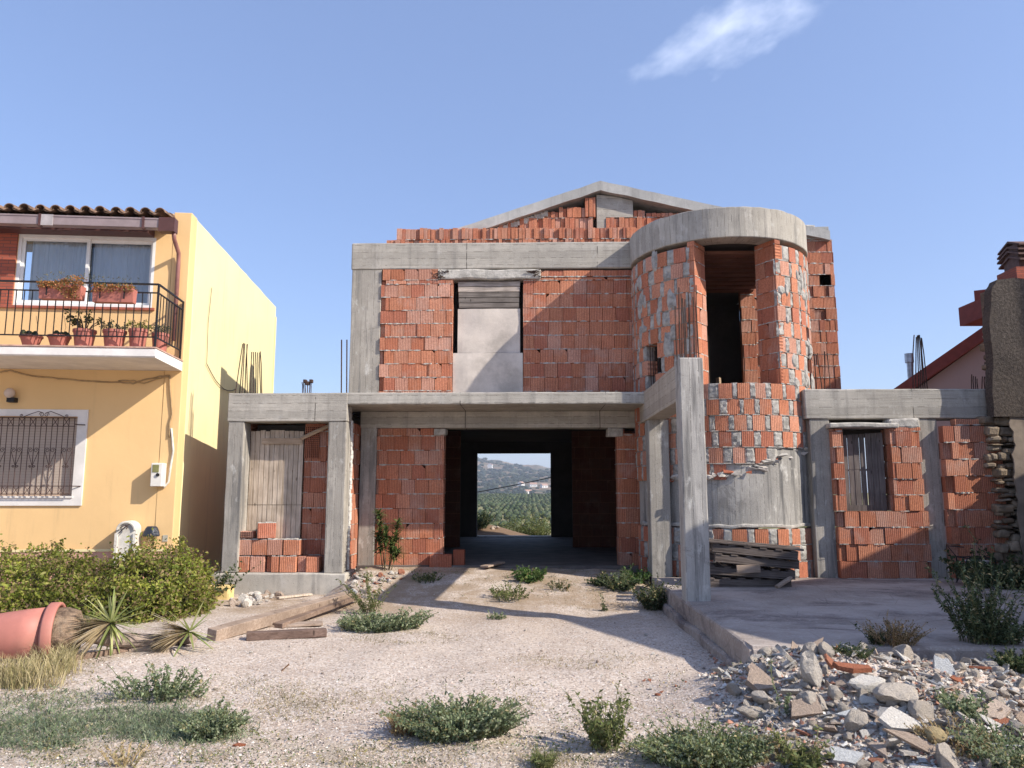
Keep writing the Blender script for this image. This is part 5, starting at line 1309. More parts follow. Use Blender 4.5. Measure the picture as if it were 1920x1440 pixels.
# --- grass cover: uncountable, one object each
def grass(name, cells, n, h, pal, seed, wdt=.0022, m=LEAF, lean=.8):
    rng = random.Random(seed); mb = MB()
    for _ in range(n):
        u, v, ru, rv = rng.choice(cells); a = rng.uniform(0, 6.283); q = math.sqrt(rng.random()) * rng.uniform(.7, 1.1)
        p = G(u + math.cos(a) * ru * q, min(1475, v + math.sin(a) * rv * q)); p.z = gz(p.x, p.y)
        if noise.noise(p * 2.4 + Vector((seed, 0, 0))) < -.22 and rng.random() < .8: continue
        L = h * rng.uniform(.4, 1.2); d = Vector((rng.uniform(-1, 1) * lean, rng.uniform(-1, 1) * lean, 1)).normalized(); s = Vector((rng.uniform(-1, 1), rng.uniform(-1, 1), 0)).normalized() * wdt * rng.uniform(.7, 1.4)
        c = shade(rng, pal); k = p + d * L * .6; t = p + d * L + Vector((d.x, d.y, -.5)) * L * .35
        mb.face([p - s, p + s, k + s * .8, k - s * .8], c); mb.face([k - s * .8, k + s * .8, t], c)
    o = mb.build(name, m, None, recalc=False); tag(o, kind='stuff'); return o
g = grass('creeping_grass', [(120, 1335, 160, 42), (260, 1350, 170, 40), (330, 1365, 150, 35), (60, 1380, 120, 35), (380, 1360, 110, 30)], 13500, .06, WEED + [(.33, .32, .22), (.16, .21, .14), (.22, .27, .20)], 61, .0030, lean=1.5)
tag(g, 'low blue green grass creeping over the gravel at bottom left', 'grass')
g = grass('dry_litter_grass', [(60, 1310, 110, 30), (220, 1420, 260, 28), (820, 1420, 230, 30), (1180, 1425, 260, 28), (560, 1330, 120, 26), (900, 1110, 230, 34), (740, 1110, 90, 26), (1120, 1130, 110, 22), (120, 1250, 90, 40), (1560, 1420, 220, 30), (1850, 1400, 120, 50), (760, 1195, 120, 14), (440, 1300, 120, 40), (1000, 1330, 200, 20), (640, 1300, 160, 30), (1100, 1240, 160, 20)], 15000, .04, DRYG + [(.18, .17, .10), (.25, .2, .12)], 62, .0022, lean=2.2)
tag(g, 'sparse dry grass and plant litter scattered over the gravel', 'grass')
g = grass('dry_tall_grass', [(95, 1265, 60, 22), (60, 1285, 70, 16), (115, 1245, 26, 30), (20, 1290, 40, 12)], 2600, .26, DRYG, 63, .0022, m=DRY, lean=.45)
tag(g, 'tall dry straw coloured grass around the toppled pot', 'grass')

# --- oleander
ol = thing('oleander', 'young oleander with long narrow leaves in front of the porch brick panel', 'plant', (-2.36, 13.0, gz(-2.36, 13.0)))
rng = random.Random(71); lb = MB(); sb = MB()
for k, (dx_, dy_, hh, ln) in enumerate(((-.05, 0, .98, -.16), (.16, .05, .80, .18), (.02, -.1, .7, -.02), (-.16, .0, .6, -.2), (.3, 0, .32, .3), (.1, .1, .5, .1))):
    pts = [Vector((dx_ * .3 + ln * f * hh * .9, dy_ + .05 * f, hh * f)) for f in (0, .25, .5, .75, 1)]; sb.tube(pts, [.010, .009, .007, .005, .003], 5)
    for i in range(150):
        f = rng.uniform(.30, 1) ** .6; j = min(3, int(f * 4)); p = pts[j].lerp(pts[j + 1], f * 4 - j); a = rng.uniform(0, 6.28); d = Vector((math.cos(a), math.sin(a), rng.uniform(-.1, 1.1) if f > .5 else rng.uniform(-.5, .6)))
        spike_leaf(lb, p, d, rng.uniform(.15, .23), .019, shade(rng, [(.10, .16, .05), (.15, .22, .07), (.07, .12, .04), (.26, .25, .09)]), .25, 3)
lb.build('foliage', LEAF, ol, recalc=False); sb.build('stems', m_simple('oleander_stem', (.16, .12, .06)), ol)

# --- toppled pot with fallen yucca
p0 = Vector((-4.62, 7.75, -.13)); yk = thing('toppled_pot', 'big pink terracotta coloured pot lying on its side with an uprooted yucca', 'plant pot', p0, R_(17))
Mx = lambda x, y, z: (z, y, x)       # lathe axis along local x
R0 = .275
mb = MB(); mb.lathe([(.001, -.72), (.17, -.72), (.185, -.70), (.235, -.3), (.248, -.12), (.243, -.12), (.25, -.105), (.285, -.10), (.292, -.085), (.292, -.01), (.285, 0), (.262, 0), (.255, -.02), (.235, -.1)], 40, M=Mx)
pot = mb.build('pot', m_simple('faded_pink_plastic', (.47, .185, .145), rough=.55, nscale=3, var=.14, bump=.1, dirt=(.36, .20, .15)), yk, smooth=True)
mb = MB(); pr = [(.235, -.1), (.24, 0), (.235, .07), (.20, .15), (.12, .20), (.001, .22)]; V = []
n = 36
for r, z in pr:
    for k in range(n):
        a = 2 * math.pi * k / n; q = Vector((z, r * math.sin(a), r * math.cos(a))); V.append(q + noise.noise_vector(q * 14) * .022)
mb.poly(V, [(i * n + k, i * n + (k + 1) % n, (i + 1) * n + (k + 1) % n, (i + 1) * n + k) for i in range(len(pr) - 1) for k in range(n)])
mb.build('root_ball', m_simple('dry_soil_roots', (.22, .15, .10), nscale=18, var=.6, bump=1.2, dirt=(.36, .27, .19)), yk, smooth=False)
def tol(v): return Matrix.Rotation(-R_(17), 3, 'Z') @ (Vector(v) - p0)
h1 = P(209, 1168, 7.9); h2 = P(356, 1184, 8.25)
mb = MB(); tr = [tol((-4.42, 7.8, -.14)), tol((-4.2, 7.95, -.23)), tol((-3.9, 8.25, -.30)), tol((-3.75, 8.5, -.33)), tol((h2.x - .15, 8.45, -.32)), tol((h2.x, 8.35, -.29))]
mb.tube(tr, [.075, .075, .07, .062, .055, .05], 12); tk = mb.build('trunk', m_simple('yucca_bark', (.30, .235, .195), nscale=16, var=.45, bump=1.), yk)
mb = MB(); mb.tube([tr[1] + Vector((.05, 0, 0)), tr[1].lerp(tol(h1), .5) + Vector((0, 0, .03)), tol(h1) - Vector((0, 0, .03))], [.05, .042, .035], 9); mb.build('side_trunk', bpy.data.materials['yucca_bark'], yk)
def yucca_head(c, seed, Lg, ngr, ndr, gdir, ddir):
    rng = random.Random(seed); gb = MB(); db = MB(); c = tol(c); R = Matrix.Rotation(-R_(17), 3, 'Z')
    for i in range(ngr):
        d = (rdir(rng) * .95 + R @ Vector(gdir) * .5).normalized(); spike_leaf(gb, c + d * .02, d, Lg * rng.uniform(.75, 1.15), .017, shade(rng, [(.42, .47, .16), (.32, .38, .13), (.54, .55, .24), (.24, .30, .10)], .85, 1.2), rng.uniform(0, .15), 5)
    for i in range(ndr):
        d = (rdir(rng) * .55 + R @ Vector(ddir)).normalized(); spike_leaf(db, c + d * .01, d, Lg * rng.uniform(.7, 1.15), .015, shade(rng, [(.72, .58, .38), (.80, .68, .48), (.55, .42, .25), (.66, .54, .34)]), rng.uniform(.0, .22), 5)
    gb.build('green_leaves', LEAF, yk, recalc=False); db.build('dry_leaves', DRY, yk, recalc=False)
yucca_head(h1, 3, .40, 60, 190, (.35, -.25, .2), (-.75, -.62, -.2))
yucca_head(h2, 4, .42, 16, 170, (.7, .1, .6), (-.85, -.5, -.02))

# ================================================================ timber
def timber(name, label, p0, p1, wd_, th_, m, grp=None, cat='board', roll=0.):
    a, b = Vector(p0), Vector(p1); L = (b - a).length; t = thing(name, label, cat, a, group=grp); X = (b - a).normalized(); Yv = Vector((0, 0, 1)).cross(X).normalized(); Z = X.cross(Yv)
    M = lambda x, y, z: X * x + Yv * (y * math.cos(roll) - z * math.sin(roll)) + Z * (y * math.sin(roll) + z * math.cos(roll))
    mb = MB(); mb.rough(0, L, -wd_ / 2, wd_ / 2, 0, th_, step=.2, amp=.004, bev=.006, seed=len(label), M=M)
    bpy.data.objects.remove(t); o = mb.build(name, m, None, origin=None); o.location = a; tag(o, label, cat, grp); return o
WT = m_wood('sun_bleached_timber', (.27, .195, .145), (.44, .345, .275), 'x'); WT3 = m_wood('dark_timber', (.11, .07, .055), (.22, .15, .12), 'x'); WT2 = m_wood('old_timber', (.17, .115, .085), (.30, .215, .165), 'x')
GT = 'timber lying left of the drive'
def gp(u, v, dz=0.): p = hit(u, v); p.z += dz; return p
timber('wooden_beam', 'long pale beam slanting from the yucca towards the doorway', gp(395, 1202), gp(652, 1135, .06), .13, .13, WT, GT, 'beam', R_(8))
timber('wooden_beam', 'second pale beam lying just behind the longest beam', gp(520, 1178), gp(668, 1130, .06), .15, .06, WT2, GT, 'beam')
timber('wooden_beam', 'short dark brown beam lying level in front of the pale ones', gp(462, 1200), gp(612, 1193), .14, .085, WT3, GT, 'beam')
timber('wooden_board', 'flat board under the long pale beam', gp(440, 1178, .0), gp(605, 1172, .01), .22, .03, WT, GT)
timber('wooden_board', 'thin pale board beside the small stone heap', gp(520, 1124, .01), gp(583, 1117, .01), .10, .03, WOODP, GT)
timber('wooden_board', 'narrow dark pole lying beside the yucca trunk', G(105, 1245, -.38), G(290, 1212, -.37), .06, .05, WT2, GT)
timber('wooden_board', 'pale board end lying on the garage threshold', P(908, 1064, 13.5), P(940, 1056, 14.1), .16, .03, WT, None)
# pallets
PAL = m_wood('pallet_wood', (.08, .062, .055), (.20, .165, .145), 'x')
def pallet(label, loc, rz, ry, rx=0):
    t = thing('pallet', label, 'pallet', loc, 0, 'wooden pallets stacked against the turret'); t.rotation_euler = (rx, ry, rz); rng = random.Random(int(loc[2] * 999))
    for j in range(3):
        mb = MB(); y = -.38 + j * .38; mb.rough(-.6, .6, y - .04, y + .04, .02, .10, step=.2, amp=.003, bev=.005); mb.build('stringer', PAL, t)
    for i in range(6):
        mb = MB(); x = -.55 + i * .22; mb.rough(x - .05, x + .05, -.43, .43, .101, .123, step=.2, amp=.003, bev=.004, seed=i); mb.build('deck_board', PAL, t)
    for j in range(3):
        mb = MB(); y = -.38 + j * .38; mb.rough(-.6, .6, y - .05, y + .05, -.002, .018, step=.2, amp=.003, bev=.004, seed=j); mb.build('bottom_board', PAL, t)
    return t
px_ = P(1400, 1085, 11.6).x
pallet('lowest pallet of the stack, flat on the patio', (px_ - .08, 11.68, PZ), R_(4), 0)
pallet('second pallet of the stack, sloping down to the right', (px_ + .02, 11.68, PZ + .14), R_(-6), R_(3))
pallet('third pallet of the stack, sloping down to the right', (px_ + .04, 11.66, PZ + .30), R_(2), R_(5))
pallet('topmost pallet of the stack, its long boards facing the yard', (px_ + .04, 11.64, PZ + .435), R_(-2), R_(5.5))
for i, (z, dy) in enumerate(((.60, -.36), (.615, -.2), (.61, .0))):
    timber('wooden_board', ['front board', 'middle board', 'rear board'][i] + ' lying on top of the pallet stack', (px_ - .72, 11.62 + dy, PZ + z + .03), (px_ + .72, 11.64 + dy, PZ + z - .10), .12, .03, PAL, 'boards on the pallet stack')
timber('wooden_board', 'short stub of board leaning at the foot of the pallet stack', (px_ + .28, 11.10, PZ + .0), (px_ + .52, 11.2, PZ + .12), .07, .04, WT, None)
timber('wooden_board', 'pale short board resting low in front of the pallet stack', (px_ - .26, 11.15, PZ + .20), (px_ + .08, 11.17, PZ + .21), .03, .11, WT, None)
# wire stand with a white tub
st = thing('wire_stand', 'dark wire stand beside the right edge of the patio wall', 'stand', (P(1832, 1080, 11.9).x, 11.9, PZ)); mb = MB()
for sx in (-.2, .0, .2):
    for sy in (-.15, .15): mb.tube([(sx * 1.1, sy, 0), (sx, sy, .36)], .010, 5)
for z in (.36, .22): mb.tube([(-.2, -.15, z), (.2, -.15, z), (.2, .15, z), (-.2, .15, z), (-.2, -.15, z)], .009, 5)
mb.tube([(-.2, -.15, .36), (-.42, -.2, .02)], .010, 5); mb.tube([(-.2, .15, .36), (-.3, .2, .52), (-.05, .2, .5)], .009, 5); mb.build('frame', BLACK, st)
tb = thing('tub', 'white plastic tub held inside the dark wire stand', 'tub', (st.location.x + .02, 11.9, PZ + .08)); mb = MB()
mb.lathe([(.001, 0), (.13, 0), (.15, .22), (.165, .225), (.165, .24), (.14, .235), (.12, .02), (.001, .02)], 20); mb.build('bucket', m_simple('dull_white_plastic', (.42, .42, .42), nscale=6, var=.2), tb)

# ================================================================ loose hollow blocks on the plinth
BT = m_brick('loose_block', .55)
def block(label, loc, dims, rz=0, seed=0, holes=False, crumb=True):
    t = thing('hollow_block', label, 'block', loc, rz, 'hollow blocks piled on the left plinth'); rng = random.Random(seed); w_, d_, h_ = dims; mb = MB()
    mb.rough(-w_ / 2, w_ / 2, -d_ / 2, d_ / 2, .002, h_, step=.09, amp=.003, bev=.006, col=bcol(rng, 1.05), seed=seed); body = mb.build('body', BT, t)
    if holes:
        mb = MB()
        for i in range(int(w_ / .034)):
            for j in range(int(h_ / .034)): mb.box(-w_ / 2 + .012 + i * .034, -w_ / 2 + .034 + i * .034, -d_ / 2 - .004, -d_ / 2 + .01, .012 + j * .034, .034 + j * .034)
        mb.build('cells', m_simple('hollow_dark', (.05, .02, .012)), t)  # dark boxes stand in for the shade inside open cells
    if crumb:
        mb = MB()
        for i in range(5):
            x = -w_ / 2 + w_ * (i + .5) / 5; mb.rough(x - w_ / 9, x + w_ / 9, -d_ / 2 + .01, d_ / 2 - .01, h_ - .004, h_ + rng.uniform(.008, .024), step=.04, amp=.010, bev=.008, seed=seed + i)
        mb.build('mortar_cap', MORTAR, t)
z0 = -.072; Lb = P(440, 1040, 12.95).x
for i, (u0, u1, lb_) in enumerate(((440, 467, 'leftmost block of the bottom row'), (468.5, 496, 'second block of the bottom row from the left'), (498, 508, 'narrow set back block in the bottom row'), (509, 523, 'half block right of the narrow one in the bottom row'), (524, 555, 'wide block in the middle of the bottom row'), (557, 572, 'dark half block right of the wide one'), (573, 598, 'rightmost block standing beside the small rubble'))):
    a, b = P(u0, 1050, 12.93).x, P(u1, 1050, 12.93).x; block(lb_, ((a + b) / 2, 13.05 + (.06 if i in (2, 5) else rng.uniform(-.015, .02)), z0), (b - a - .006, .24, .255 if i < 6 else .25), rng.uniform(-.03, .03), 100 + i, crumb=i < 5)
for i, (u0, u1, lb_) in enumerate(((441, 471, 'chipped leftmost block of the upper row'), (472, 500, 'second block of the upper row'), (501, 529, 'third block of the upper row'), (530, 561, 'chipped rightmost block of the upper row'))):
    a, b = P(u0, 1025, 12.93).x, P(u1, 1025, 12.93).x; block(lb_, ((a + b) / 2, 13.05, z0 + .275), (b - a - .006, .23, .25), rng.uniform(-.04, .04), 120 + i)
a, b = P(476, 1000, 12.93).x, P(514, 1000, 12.93).x; block('single block turned askew on top of the pile', ((a + b) / 2, 13.05, z0 + .55), (b - a - .05, .24, .25), R_(20), 140)
a, b = P(449, 1000, 12.93).x, P(473, 1000, 12.93).x; block('broken flat block with open cells beside the top block', ((a + b) / 2, 13.03, z0 + .55), (b - a, .2, .115), .05, 141, holes=True, crumb=False)

# ================================================================ balcony plants
LAD = (.10, .02)
def pot_on_balcony(label, u0, u1, vtop, kind, seed, bowl=False, dd=1.0):
    a, b = Fy(u0, 640, dd), Fy(u1, 640, dd); r = (b.x - a.x) / 2; cx = (a.x + b.x) / 2; zb = zt_b + .023; h = max(.10, Fy((u0 + u1) / 2, vtop, dd).z - zb)
    t = thing('plant_pot', label, 'plant pot', ywp(Vector((cx, -dd, zb))), YR, 'pots standing on the balcony floor'); mb = MB(); rng = random.Random(seed)
    k = .6 if bowl else .72
    mb.lathe([(.001, 0), (r * k, 0), (r * .93, h * .86), (r * 1.0, h * .86), (r, h), (r * .9, h), (r * .85, h * .8), (.001, h * .78)], 22); mb.build('pot', TERRA, t, smooth=False)
    lb = MB(); sb = MB()
    if kind == 'jade':
        for i in range(16):
            tip = Vector((rng.uniform(-1, 1) * r * 1.9, rng.uniform(-.8, .8) * r, h + rng.uniform(.08, .30))); sb.tube([(0, 0, h * .7), tip * .5 + Vector((0, 0, h * .5)), tip], [.012, .008, .005], 5)
            for j in range(16):
                d = rdir(rng, .3); leafquad(lb, tip + rdir(rng) * .03, d, d.cross(rdir(rng)).normalized(), .045, .016, shade(rng, [(.05, .08, .025), (.09, .12, .04), (.14, .13, .05)]))
    elif kind == 'cactus':
        for i in range(5):
            c = Vector((rng.uniform(-.6, .6) * r, rng.uniform(-.4, .4) * r, h)); mb2 = lb; rr = rng.uniform(.035, .055); n = 10
            V = [c + Vector((math.cos(k2 * 6.283 / n) * rr * s_ * (1 + .15 * (k2 % 2)), math.sin(k2 * 6.283 / n) * rr * s_, z * rr * 1.7)) for s_, z in ((.8, -.3), (1, .3), (.8, .8), (.3, 1.1)) for k2 in range(n)]
            lb.poly(V, [(j * n + k2, j * n + (k2 + 1) % n, (j + 1) * n + (k2 + 1) % n, (j + 1) * n + k2) for j in range(3) for k2 in range(n)], shade(rng, [(.07, .09, .04), (.10, .11, .05), (.16, .07, .05)]))
        sb.tube([(r * .3, 0, h * .8), (r * .5, 0, h + .14), (r * .2, .02, h + .33)], .003, 4)
    else:
        for i in range(26):
            a_ = rng.uniform(0, 6.28); tip = Vector((math.cos(a_) * r * rng.uniform(.3, 1.2), math.sin(a_) * r * .8, h + rng.uniform(.03, .13))); sb.tube([(tip.x * .3, tip.y * .3, h * .75), tip], [.005, .003], 4, cap=False)
            for j in range(9): d = rdir(rng, .2); leafquad(lb, tip + rdir(rng) * .02, d, d.cross(rdir(rng)).normalized(), .035, .010, shade(rng, [(.17, .20, .11), (.25, .26, .16), (.12, .15, .08)] if kind == 'grey' else GRN_BUSH))
    lb.build('plant', LEAF, t, recalc=False); sb.build('stems', m_simple('bare_stem', (.18, .12, .07)) if 'bare_stem' not in bpy.data.materials else bpy.data.materials['bare_stem'], t, recalc=False)
pot_on_balcony('shallow clay bowl with a small dark cactus, leftmost on the balcony floor', 37, 79, 630, 'cactus', 1, True)
pot_on_balcony('shallow clay bowl with cactus balls, second from the left on the balcony floor', 89, 132, 630, 'cactus', 2, True)
pot_on_balcony('terracotta pot with the big dark jade plant', 136, 179, 619, 'jade', 3)
pot_on_balcony('terracotta pot with a pale leafy plant right of the jade plant', 192, 236, 620, 'grey', 4)
pot_on_balcony('terracotta pot with a few short shoots beside the railing corner', 240, 276, 618, 'green', 5)
pot_on_balcony('terracotta pot with pale trailing leaves in the railing corner', 284, 316, 626, 'grey', 6, dd=.62)
def trough(label, u0, u1, v0, v1, seed, n, dense):
    a, b = Fy(u0, v1, 1.33), Fy(u1, v0, 1.33); L = b.x - a.x; h = b.z - a.z
    t = thing('flower_box', label, 'flower box', ywp(Vector(((a.x + b.x) / 2, -1.32, a.z))), YR, 'flower boxes hooked on the balcony railing'); mb = MB(); rng = random.Random(seed)
    mb.prism([(-.065, 0), (.065, 0), (.085, h * .84), (.098, h * .84), (.098, h), (-.098, h), (-.098, h * .84), (-.085, h * .84)], 'x', -L / 2 + .0, L / 2); mb.build('box', TERRA, t)
    mb = MB()
    for x in (-L * .3, L * .3): mb.box(x - .01, x + .01, -.104, -.099, h * .2, h + .02); mb.box(x - .01, x + .01, -.104, .14, h + .004, h + .012)
    mb.build('hook', BLACK, t)
    lb = MB()
    for i in range(n):
        x = rng.uniform(-L / 2, L / 2); big = dense(x / L); q = Vector((x, rng.uniform(-.13, .08), h + rng.uniform(0, .10) * big)); 
        if rng.random() < .35 * big: q.y = rng.uniform(-.15, -.10); q.z = h - rng.uniform(0, .16) * big
        d = rdir(rng, .2); c = shade(rng, [(.50, .20, .06), (.42, .17, .07), (.30, .19, .06), (.22, .22, .08), (.55, .26, .12)]); leafquad(lb, q, d, d.cross(rdir(rng)).normalized(), .032, .012, c)
    for i in range(70):
        x = rng.uniform(-L / 2 - .08, L / 2 + .06); q = Vector((x, 0, h + rng.uniform(.02, .2))); d = rdir(rng, .8); leafquad(lb, q, d, d.cross(rdir(rng)).normalized(), .05, .006, shade(rng, [(.2, .2, .09), (.28, .24, .1)]))
    lb.build('plants', LEAF, t, recalc=False)
trough('flower box overflowing with orange succulents, left one on the railing', 76, 156, 537, 561, 1, 1500, lambda f: .35 + 1.1 * smooth(-.15, .25, f))
trough('flower box with low orange plants, right one on the railing', 176, 253, 543, 567, 2, 900, lambda f: .5)

# ================================================================ rubble
RC = [m_hay('grey_concrete_lump', (.47, .405, .335), (.66, .585, .50)), m_hay('pale_plaster_piece', (.66, .59, .51), (.84, .79, .71)), m_hay('beige_tile_piece', (.46, .35, .27), (.62, .50, .41)), m_hay('orange_block_piece', (.46, .16, .085), (.50, .25, .17)), m_hay('bluish_tile_piece', (.60, .61, .61), (.78, .79, .79))]
def lump(seed, flat=1., sub=True, cuts=7):
    rng = random.Random(seed); bm = bmesh.new(); bmesh.ops.create_icosphere(bm, subdivisions=3, radius=1.)
    for _ in range(cuts):
        n_ = rdir(rng); d = rng.uniform(.45, .8)
        for v in bm.verts:
            k = v.co.dot(n_) - d
            if k > 0: v.co -= n_ * k
    s_ = Vector((1, rng.uniform(.6, 1), rng.uniform(.5, .85) * flat))
    for v in bm.verts:
        v.co = Vector((v.co.x * s_.x, v.co.y * s_.y, v.co.z * s_.z)); v.co += noise.noise_vector(v.co * 3.5 + Vector((seed, 0, 0))) * .07 + noise.noise_vector(v.co * 9 + Vector((seed, 0, 0))) * .03
    me = bpy.data.meshes.new('lump'); bm.to_mesh(me); bm.free(); return me
def shard(seed, th=.12, nn=6):
    rng = random.Random(seed); bm = bmesh.new(); A_ = sorted(rng.uniform(0, 6.283) for _ in range(nn)); pts = [(math.cos(a) * rng.uniform(.7, 1.1), math.sin(a) * rng.uniform(.5, .9)) for a in A_]
    lo = [bm.verts.new((x, y, -th / 2)) for x, y in pts]; hi = [bm.verts.new((x * .97 + rng.uniform(-.02, .02), y * .97, th / 2)) for x, y in pts]
    bm.faces.new(lo[::-1]); bm.faces.new(hi)
    for i in range(nn): j = (i + 1) % nn; bm.faces.new((lo[i], lo[j], hi[j], hi[i]))
    bmesh.ops.recalc_face_normals(bm, faces=bm.faces); bmesh.ops.triangulate(bm, faces=bm.faces[:2]); bmesh.ops.subdivide_edges(bm, edges=bm.edges, cuts=2, use_grid_fill=True)
    for v in bm.verts: v.co += noise.noise_vector(v.co * 3 + Vector((seed, 0, 0))) * .035
    me = bpy.data.meshes.new('shard'); bm.to_mesh(me); bm.free(); return me
LUMPS = [lump(i) for i in range(10)]; SHARDS = [shard(i + 20, .10 + .05 * (i % 3), 5 + i % 3) for i in range(10)]
def piece(me, m, name, label, cat, p, size, rot, group, sz=None):
    k = (me.name, m.name)
    if k not in PM: q = me.copy(); q.name = name; q.materials.clear(); q.materials.append(m); PM[k] = q
    o = bpy.data.objects.new(name, PM[k]); link(o); o.location = p; o.rotation_euler = rot; o.scale = sz or (size,) * 3; tag(o, label, cat, group); return o
PM = {}
rng = random.Random(99)
KIND = [(0, 'concrete_lump', 'rough grey concrete lump in the rubble heap', 'stone', 'concrete lumps of the rubble heap', LUMPS, .27),
        (1, 'plaster_piece', 'pale broken plaster piece in the rubble heap', 'debris', 'plaster pieces of the rubble heap', SHARDS, .36),
        (2, 'tile_piece', 'beige broken tile piece in the rubble heap', 'debris', 'beige tile pieces of the rubble heap', SHARDS, .20),
        (3, 'block_fragment', 'orange hollow block fragment in the rubble heap', 'debris', 'orange fragments of the rubble heap', SHARDS, .05),
        (4, 'tile_piece', 'bluish white broken tile in the rubble heap', 'debris', 'white tiles of the rubble heap', SHARDS, .14)]
placed = []
def spot():
    while 1:
        u = rng.uniform(1300, 1960); v = rng.uniform(1218, 1470); p = G(u, v)
        if p.y > 6.93 and p.x > 1.9: continue
        d = rubble_h(p.x, p.y); lim = 1335 if v < 1250 else 1330
        if u < 1345 + max(0, (v - 1300) * .25): continue
        if u < 1420 and v > 1300 + (u - 1340) * 1.2: continue
        if rng.random() < .10 + d * 6: return p
tries = 0
while len(placed) < 760 and tries < 20000:
    tries += 1; p = spot(); r = rng.random(); acc = 0
    for kd in KIND:
        acc += kd[6]
        if r < acc: break
    sz = (.026 + .085 * rng.random() ** 2.2) * (1.0 if kd[5] is LUMPS else 1.1)
    if p.x > 3.2 and p.y > 5.9: sz *= .75
    if any((p.x - q[0]) ** 2 + (p.y - q[1]) ** 2 < ((sz + q[2]) * .38) ** 2 for q in placed): continue
    placed.append((p.x, p.y, sz)); me = rng.choice(kd[5]); flat = kd[5] is SHARDS
    tl = .5 if rubble_h(p.x, p.y) > .08 else .22
    z = gz(p.x, p.y) + sz * (.22 if flat else .32)
    piece(me, RC[kd[0]], kd[1], kd[2], kd[3], (p.x, p.y, z), sz, (rng.gauss(0, tl) if flat else rng.uniform(0, 6), rng.gauss(0, tl), rng.uniform(0, 6.28)), kd[4])
def special(name, label, cat, u, v, me, m, sz, rot, dz=.04):
    p = hit(u, v); piece(me, m, name, label, cat, (p.x, p.y, p.z + dz), 1, rot, None, sz)
special('plaster_slab', 'large smooth pale slab leaning on the left flank of the rubble', 'slab', 1437, 1292, shard(60, .22, 6), RC[2], (.20, .19, .2), (R_(38), R_(-12), .3), .07)
special('plaster_slab', 'pale slab tilted behind the rough white lump', 'slab', 1475, 1250, shard(61, .2, 5), RC[1], (.14, .13, .14), (R_(40), R_(20), 1.), .09)
special('concrete_lump', 'big rough whitish lump standing upright on top of the rubble', 'stone', 1526, 1292, lump(63, 1.5), RC[1], (.085, .08, .16), (.3, -.3, 0), .10)
special('concrete_lump', 'wide rough grey lump in the middle of the rubble', 'stone', 1690, 1322, lump(64), RC[0], (.19, .13, .13), (.1, .1, .2), .06)
special('concrete_lump', 'pale rough lump right below the orange tile fragment', 'stone', 1622, 1298, lump(65), RC[1], (.16, .10, .10), (0, .1, .1), .06)
special('concrete_lump', 'narrow rough stone standing on end in the front of the rubble', 'stone', 1607, 1378, lump(66), RC[0], (.07, .08, .17), (.1, .45, 0), .08)
special('tile_fragment', 'long orange roof tile fragment lying on the rubble crest', 'tile', 1592, 1275, shard(67, .3, 7), RC[3], (.17, .08, .12), (R_(20), R_(6), .1), .09)
special('tile_slab', 'flat pinkish cracked slab at the right side of the rubble', 'slab', 1852, 1342, shard(68, .2, 6), RC[2], (.17, .16, .14), (R_(30), 0, .2), .05)
special('tile_slab', 'pinkish white slab sloping left in the lower rubble', 'slab', 1696, 1378, shard(69, .18, 5), RC[1], (.19, .15, .14), (R_(30), R_(25), -.3), .06)
special('tile_slab', 'long tan slab edge at the very bottom of the rubble', 'slab', 1725, 1418, shard(70, .15, 5), RC[2], (.26, .08, .16), (R_(50), R_(22), -.2), .05)
special('plaster_slab', 'brightest white slab at the bottom of the rubble', 'slab', 1578, 1432, shard(71, .2, 5), RC[4], (.13, .12, .13), (R_(35), 0, .1), .05)
special('round_stone', 'smooth yellowish rounded stone in the lower rubble', 'stone', 1756, 1398, lump(72, 1.1, cuts=2), m_hay('yellow_stone', (.55, .42, .22), (.62, .5, .3)), (.07, .075, .09), (.2, .3, 0), .05)
special('tan_plank', 'short tan plank end lying across the rubble crest', 'board', 1718, 1300, shard(73, .3, 4), m_hay('tan_board', (.44, .34, .24), (.5, .4, .3)), (.24, .05, .06), (R_(10), R_(14), -.45), .10)
special('plaster_slab', 'tan hollowed slab broken at an angle in the left rubble', 'slab', 1512, 1345, shard(74, .35, 6), RC[2], (.15, .13, .13), (R_(45), R_(-20), .2), .05)
special('concrete_lump', 'crumbly long lump at the lower left of the rubble', 'stone', 1418, 1345, lump(75), RC[0], (.15, .08, .07), (0, .1, .15), .03)
# small heaps elsewhere
def heap(cells, n, s0, s1, seed, what):
    rng = random.Random(seed)
    for _ in range(n):
        u, v, ru, rv = rng.choice(cells); a = rng.uniform(0, 6.28); q = rng.random() ** .5; p = hit(u + math.cos(a) * ru * q, v + math.sin(a) * rv * q); sz = rng.uniform(s0, s1); k = rng.choice(what[0])
        me = rng.choice(LUMPS + SHARDS); piece(me, RC[k], what[1], what[2], 'stone', (p.x, p.y, p.z + sz * .35), sz, (rng.uniform(-.4, .4), rng.uniform(-.4, .4), rng.uniform(0, 6.28)), what[3])
heap([(480, 1124, 40, 12), (500, 1116, 34, 9), (452, 1132, 24, 7)], 64, .03, .10, 5, ([1, 1, 2, 0], 'small_stone', 'pale stone chip in the small heap below the plinth', 'stone chips below the plinth'))
heap([(665, 1078, 26, 10), (700, 1088, 42, 12), (690, 1104, 42, 12), (660, 1108, 22, 18), (735, 1082, 26, 8)], 95, .025, .075, 6, ([1, 0, 2, 0, 3], 'small_stone', 'stone in the mound left of the garage doorway', 'stones of the mound by the doorway'))
heap([(1250, 1285, 60, 24)], 16, .012, .035, 7, ([3, 1, 3], 'tile_chip', 'orange or white chip on the sunny gravel left of the rubble', 'chips on the sunny gravel'))
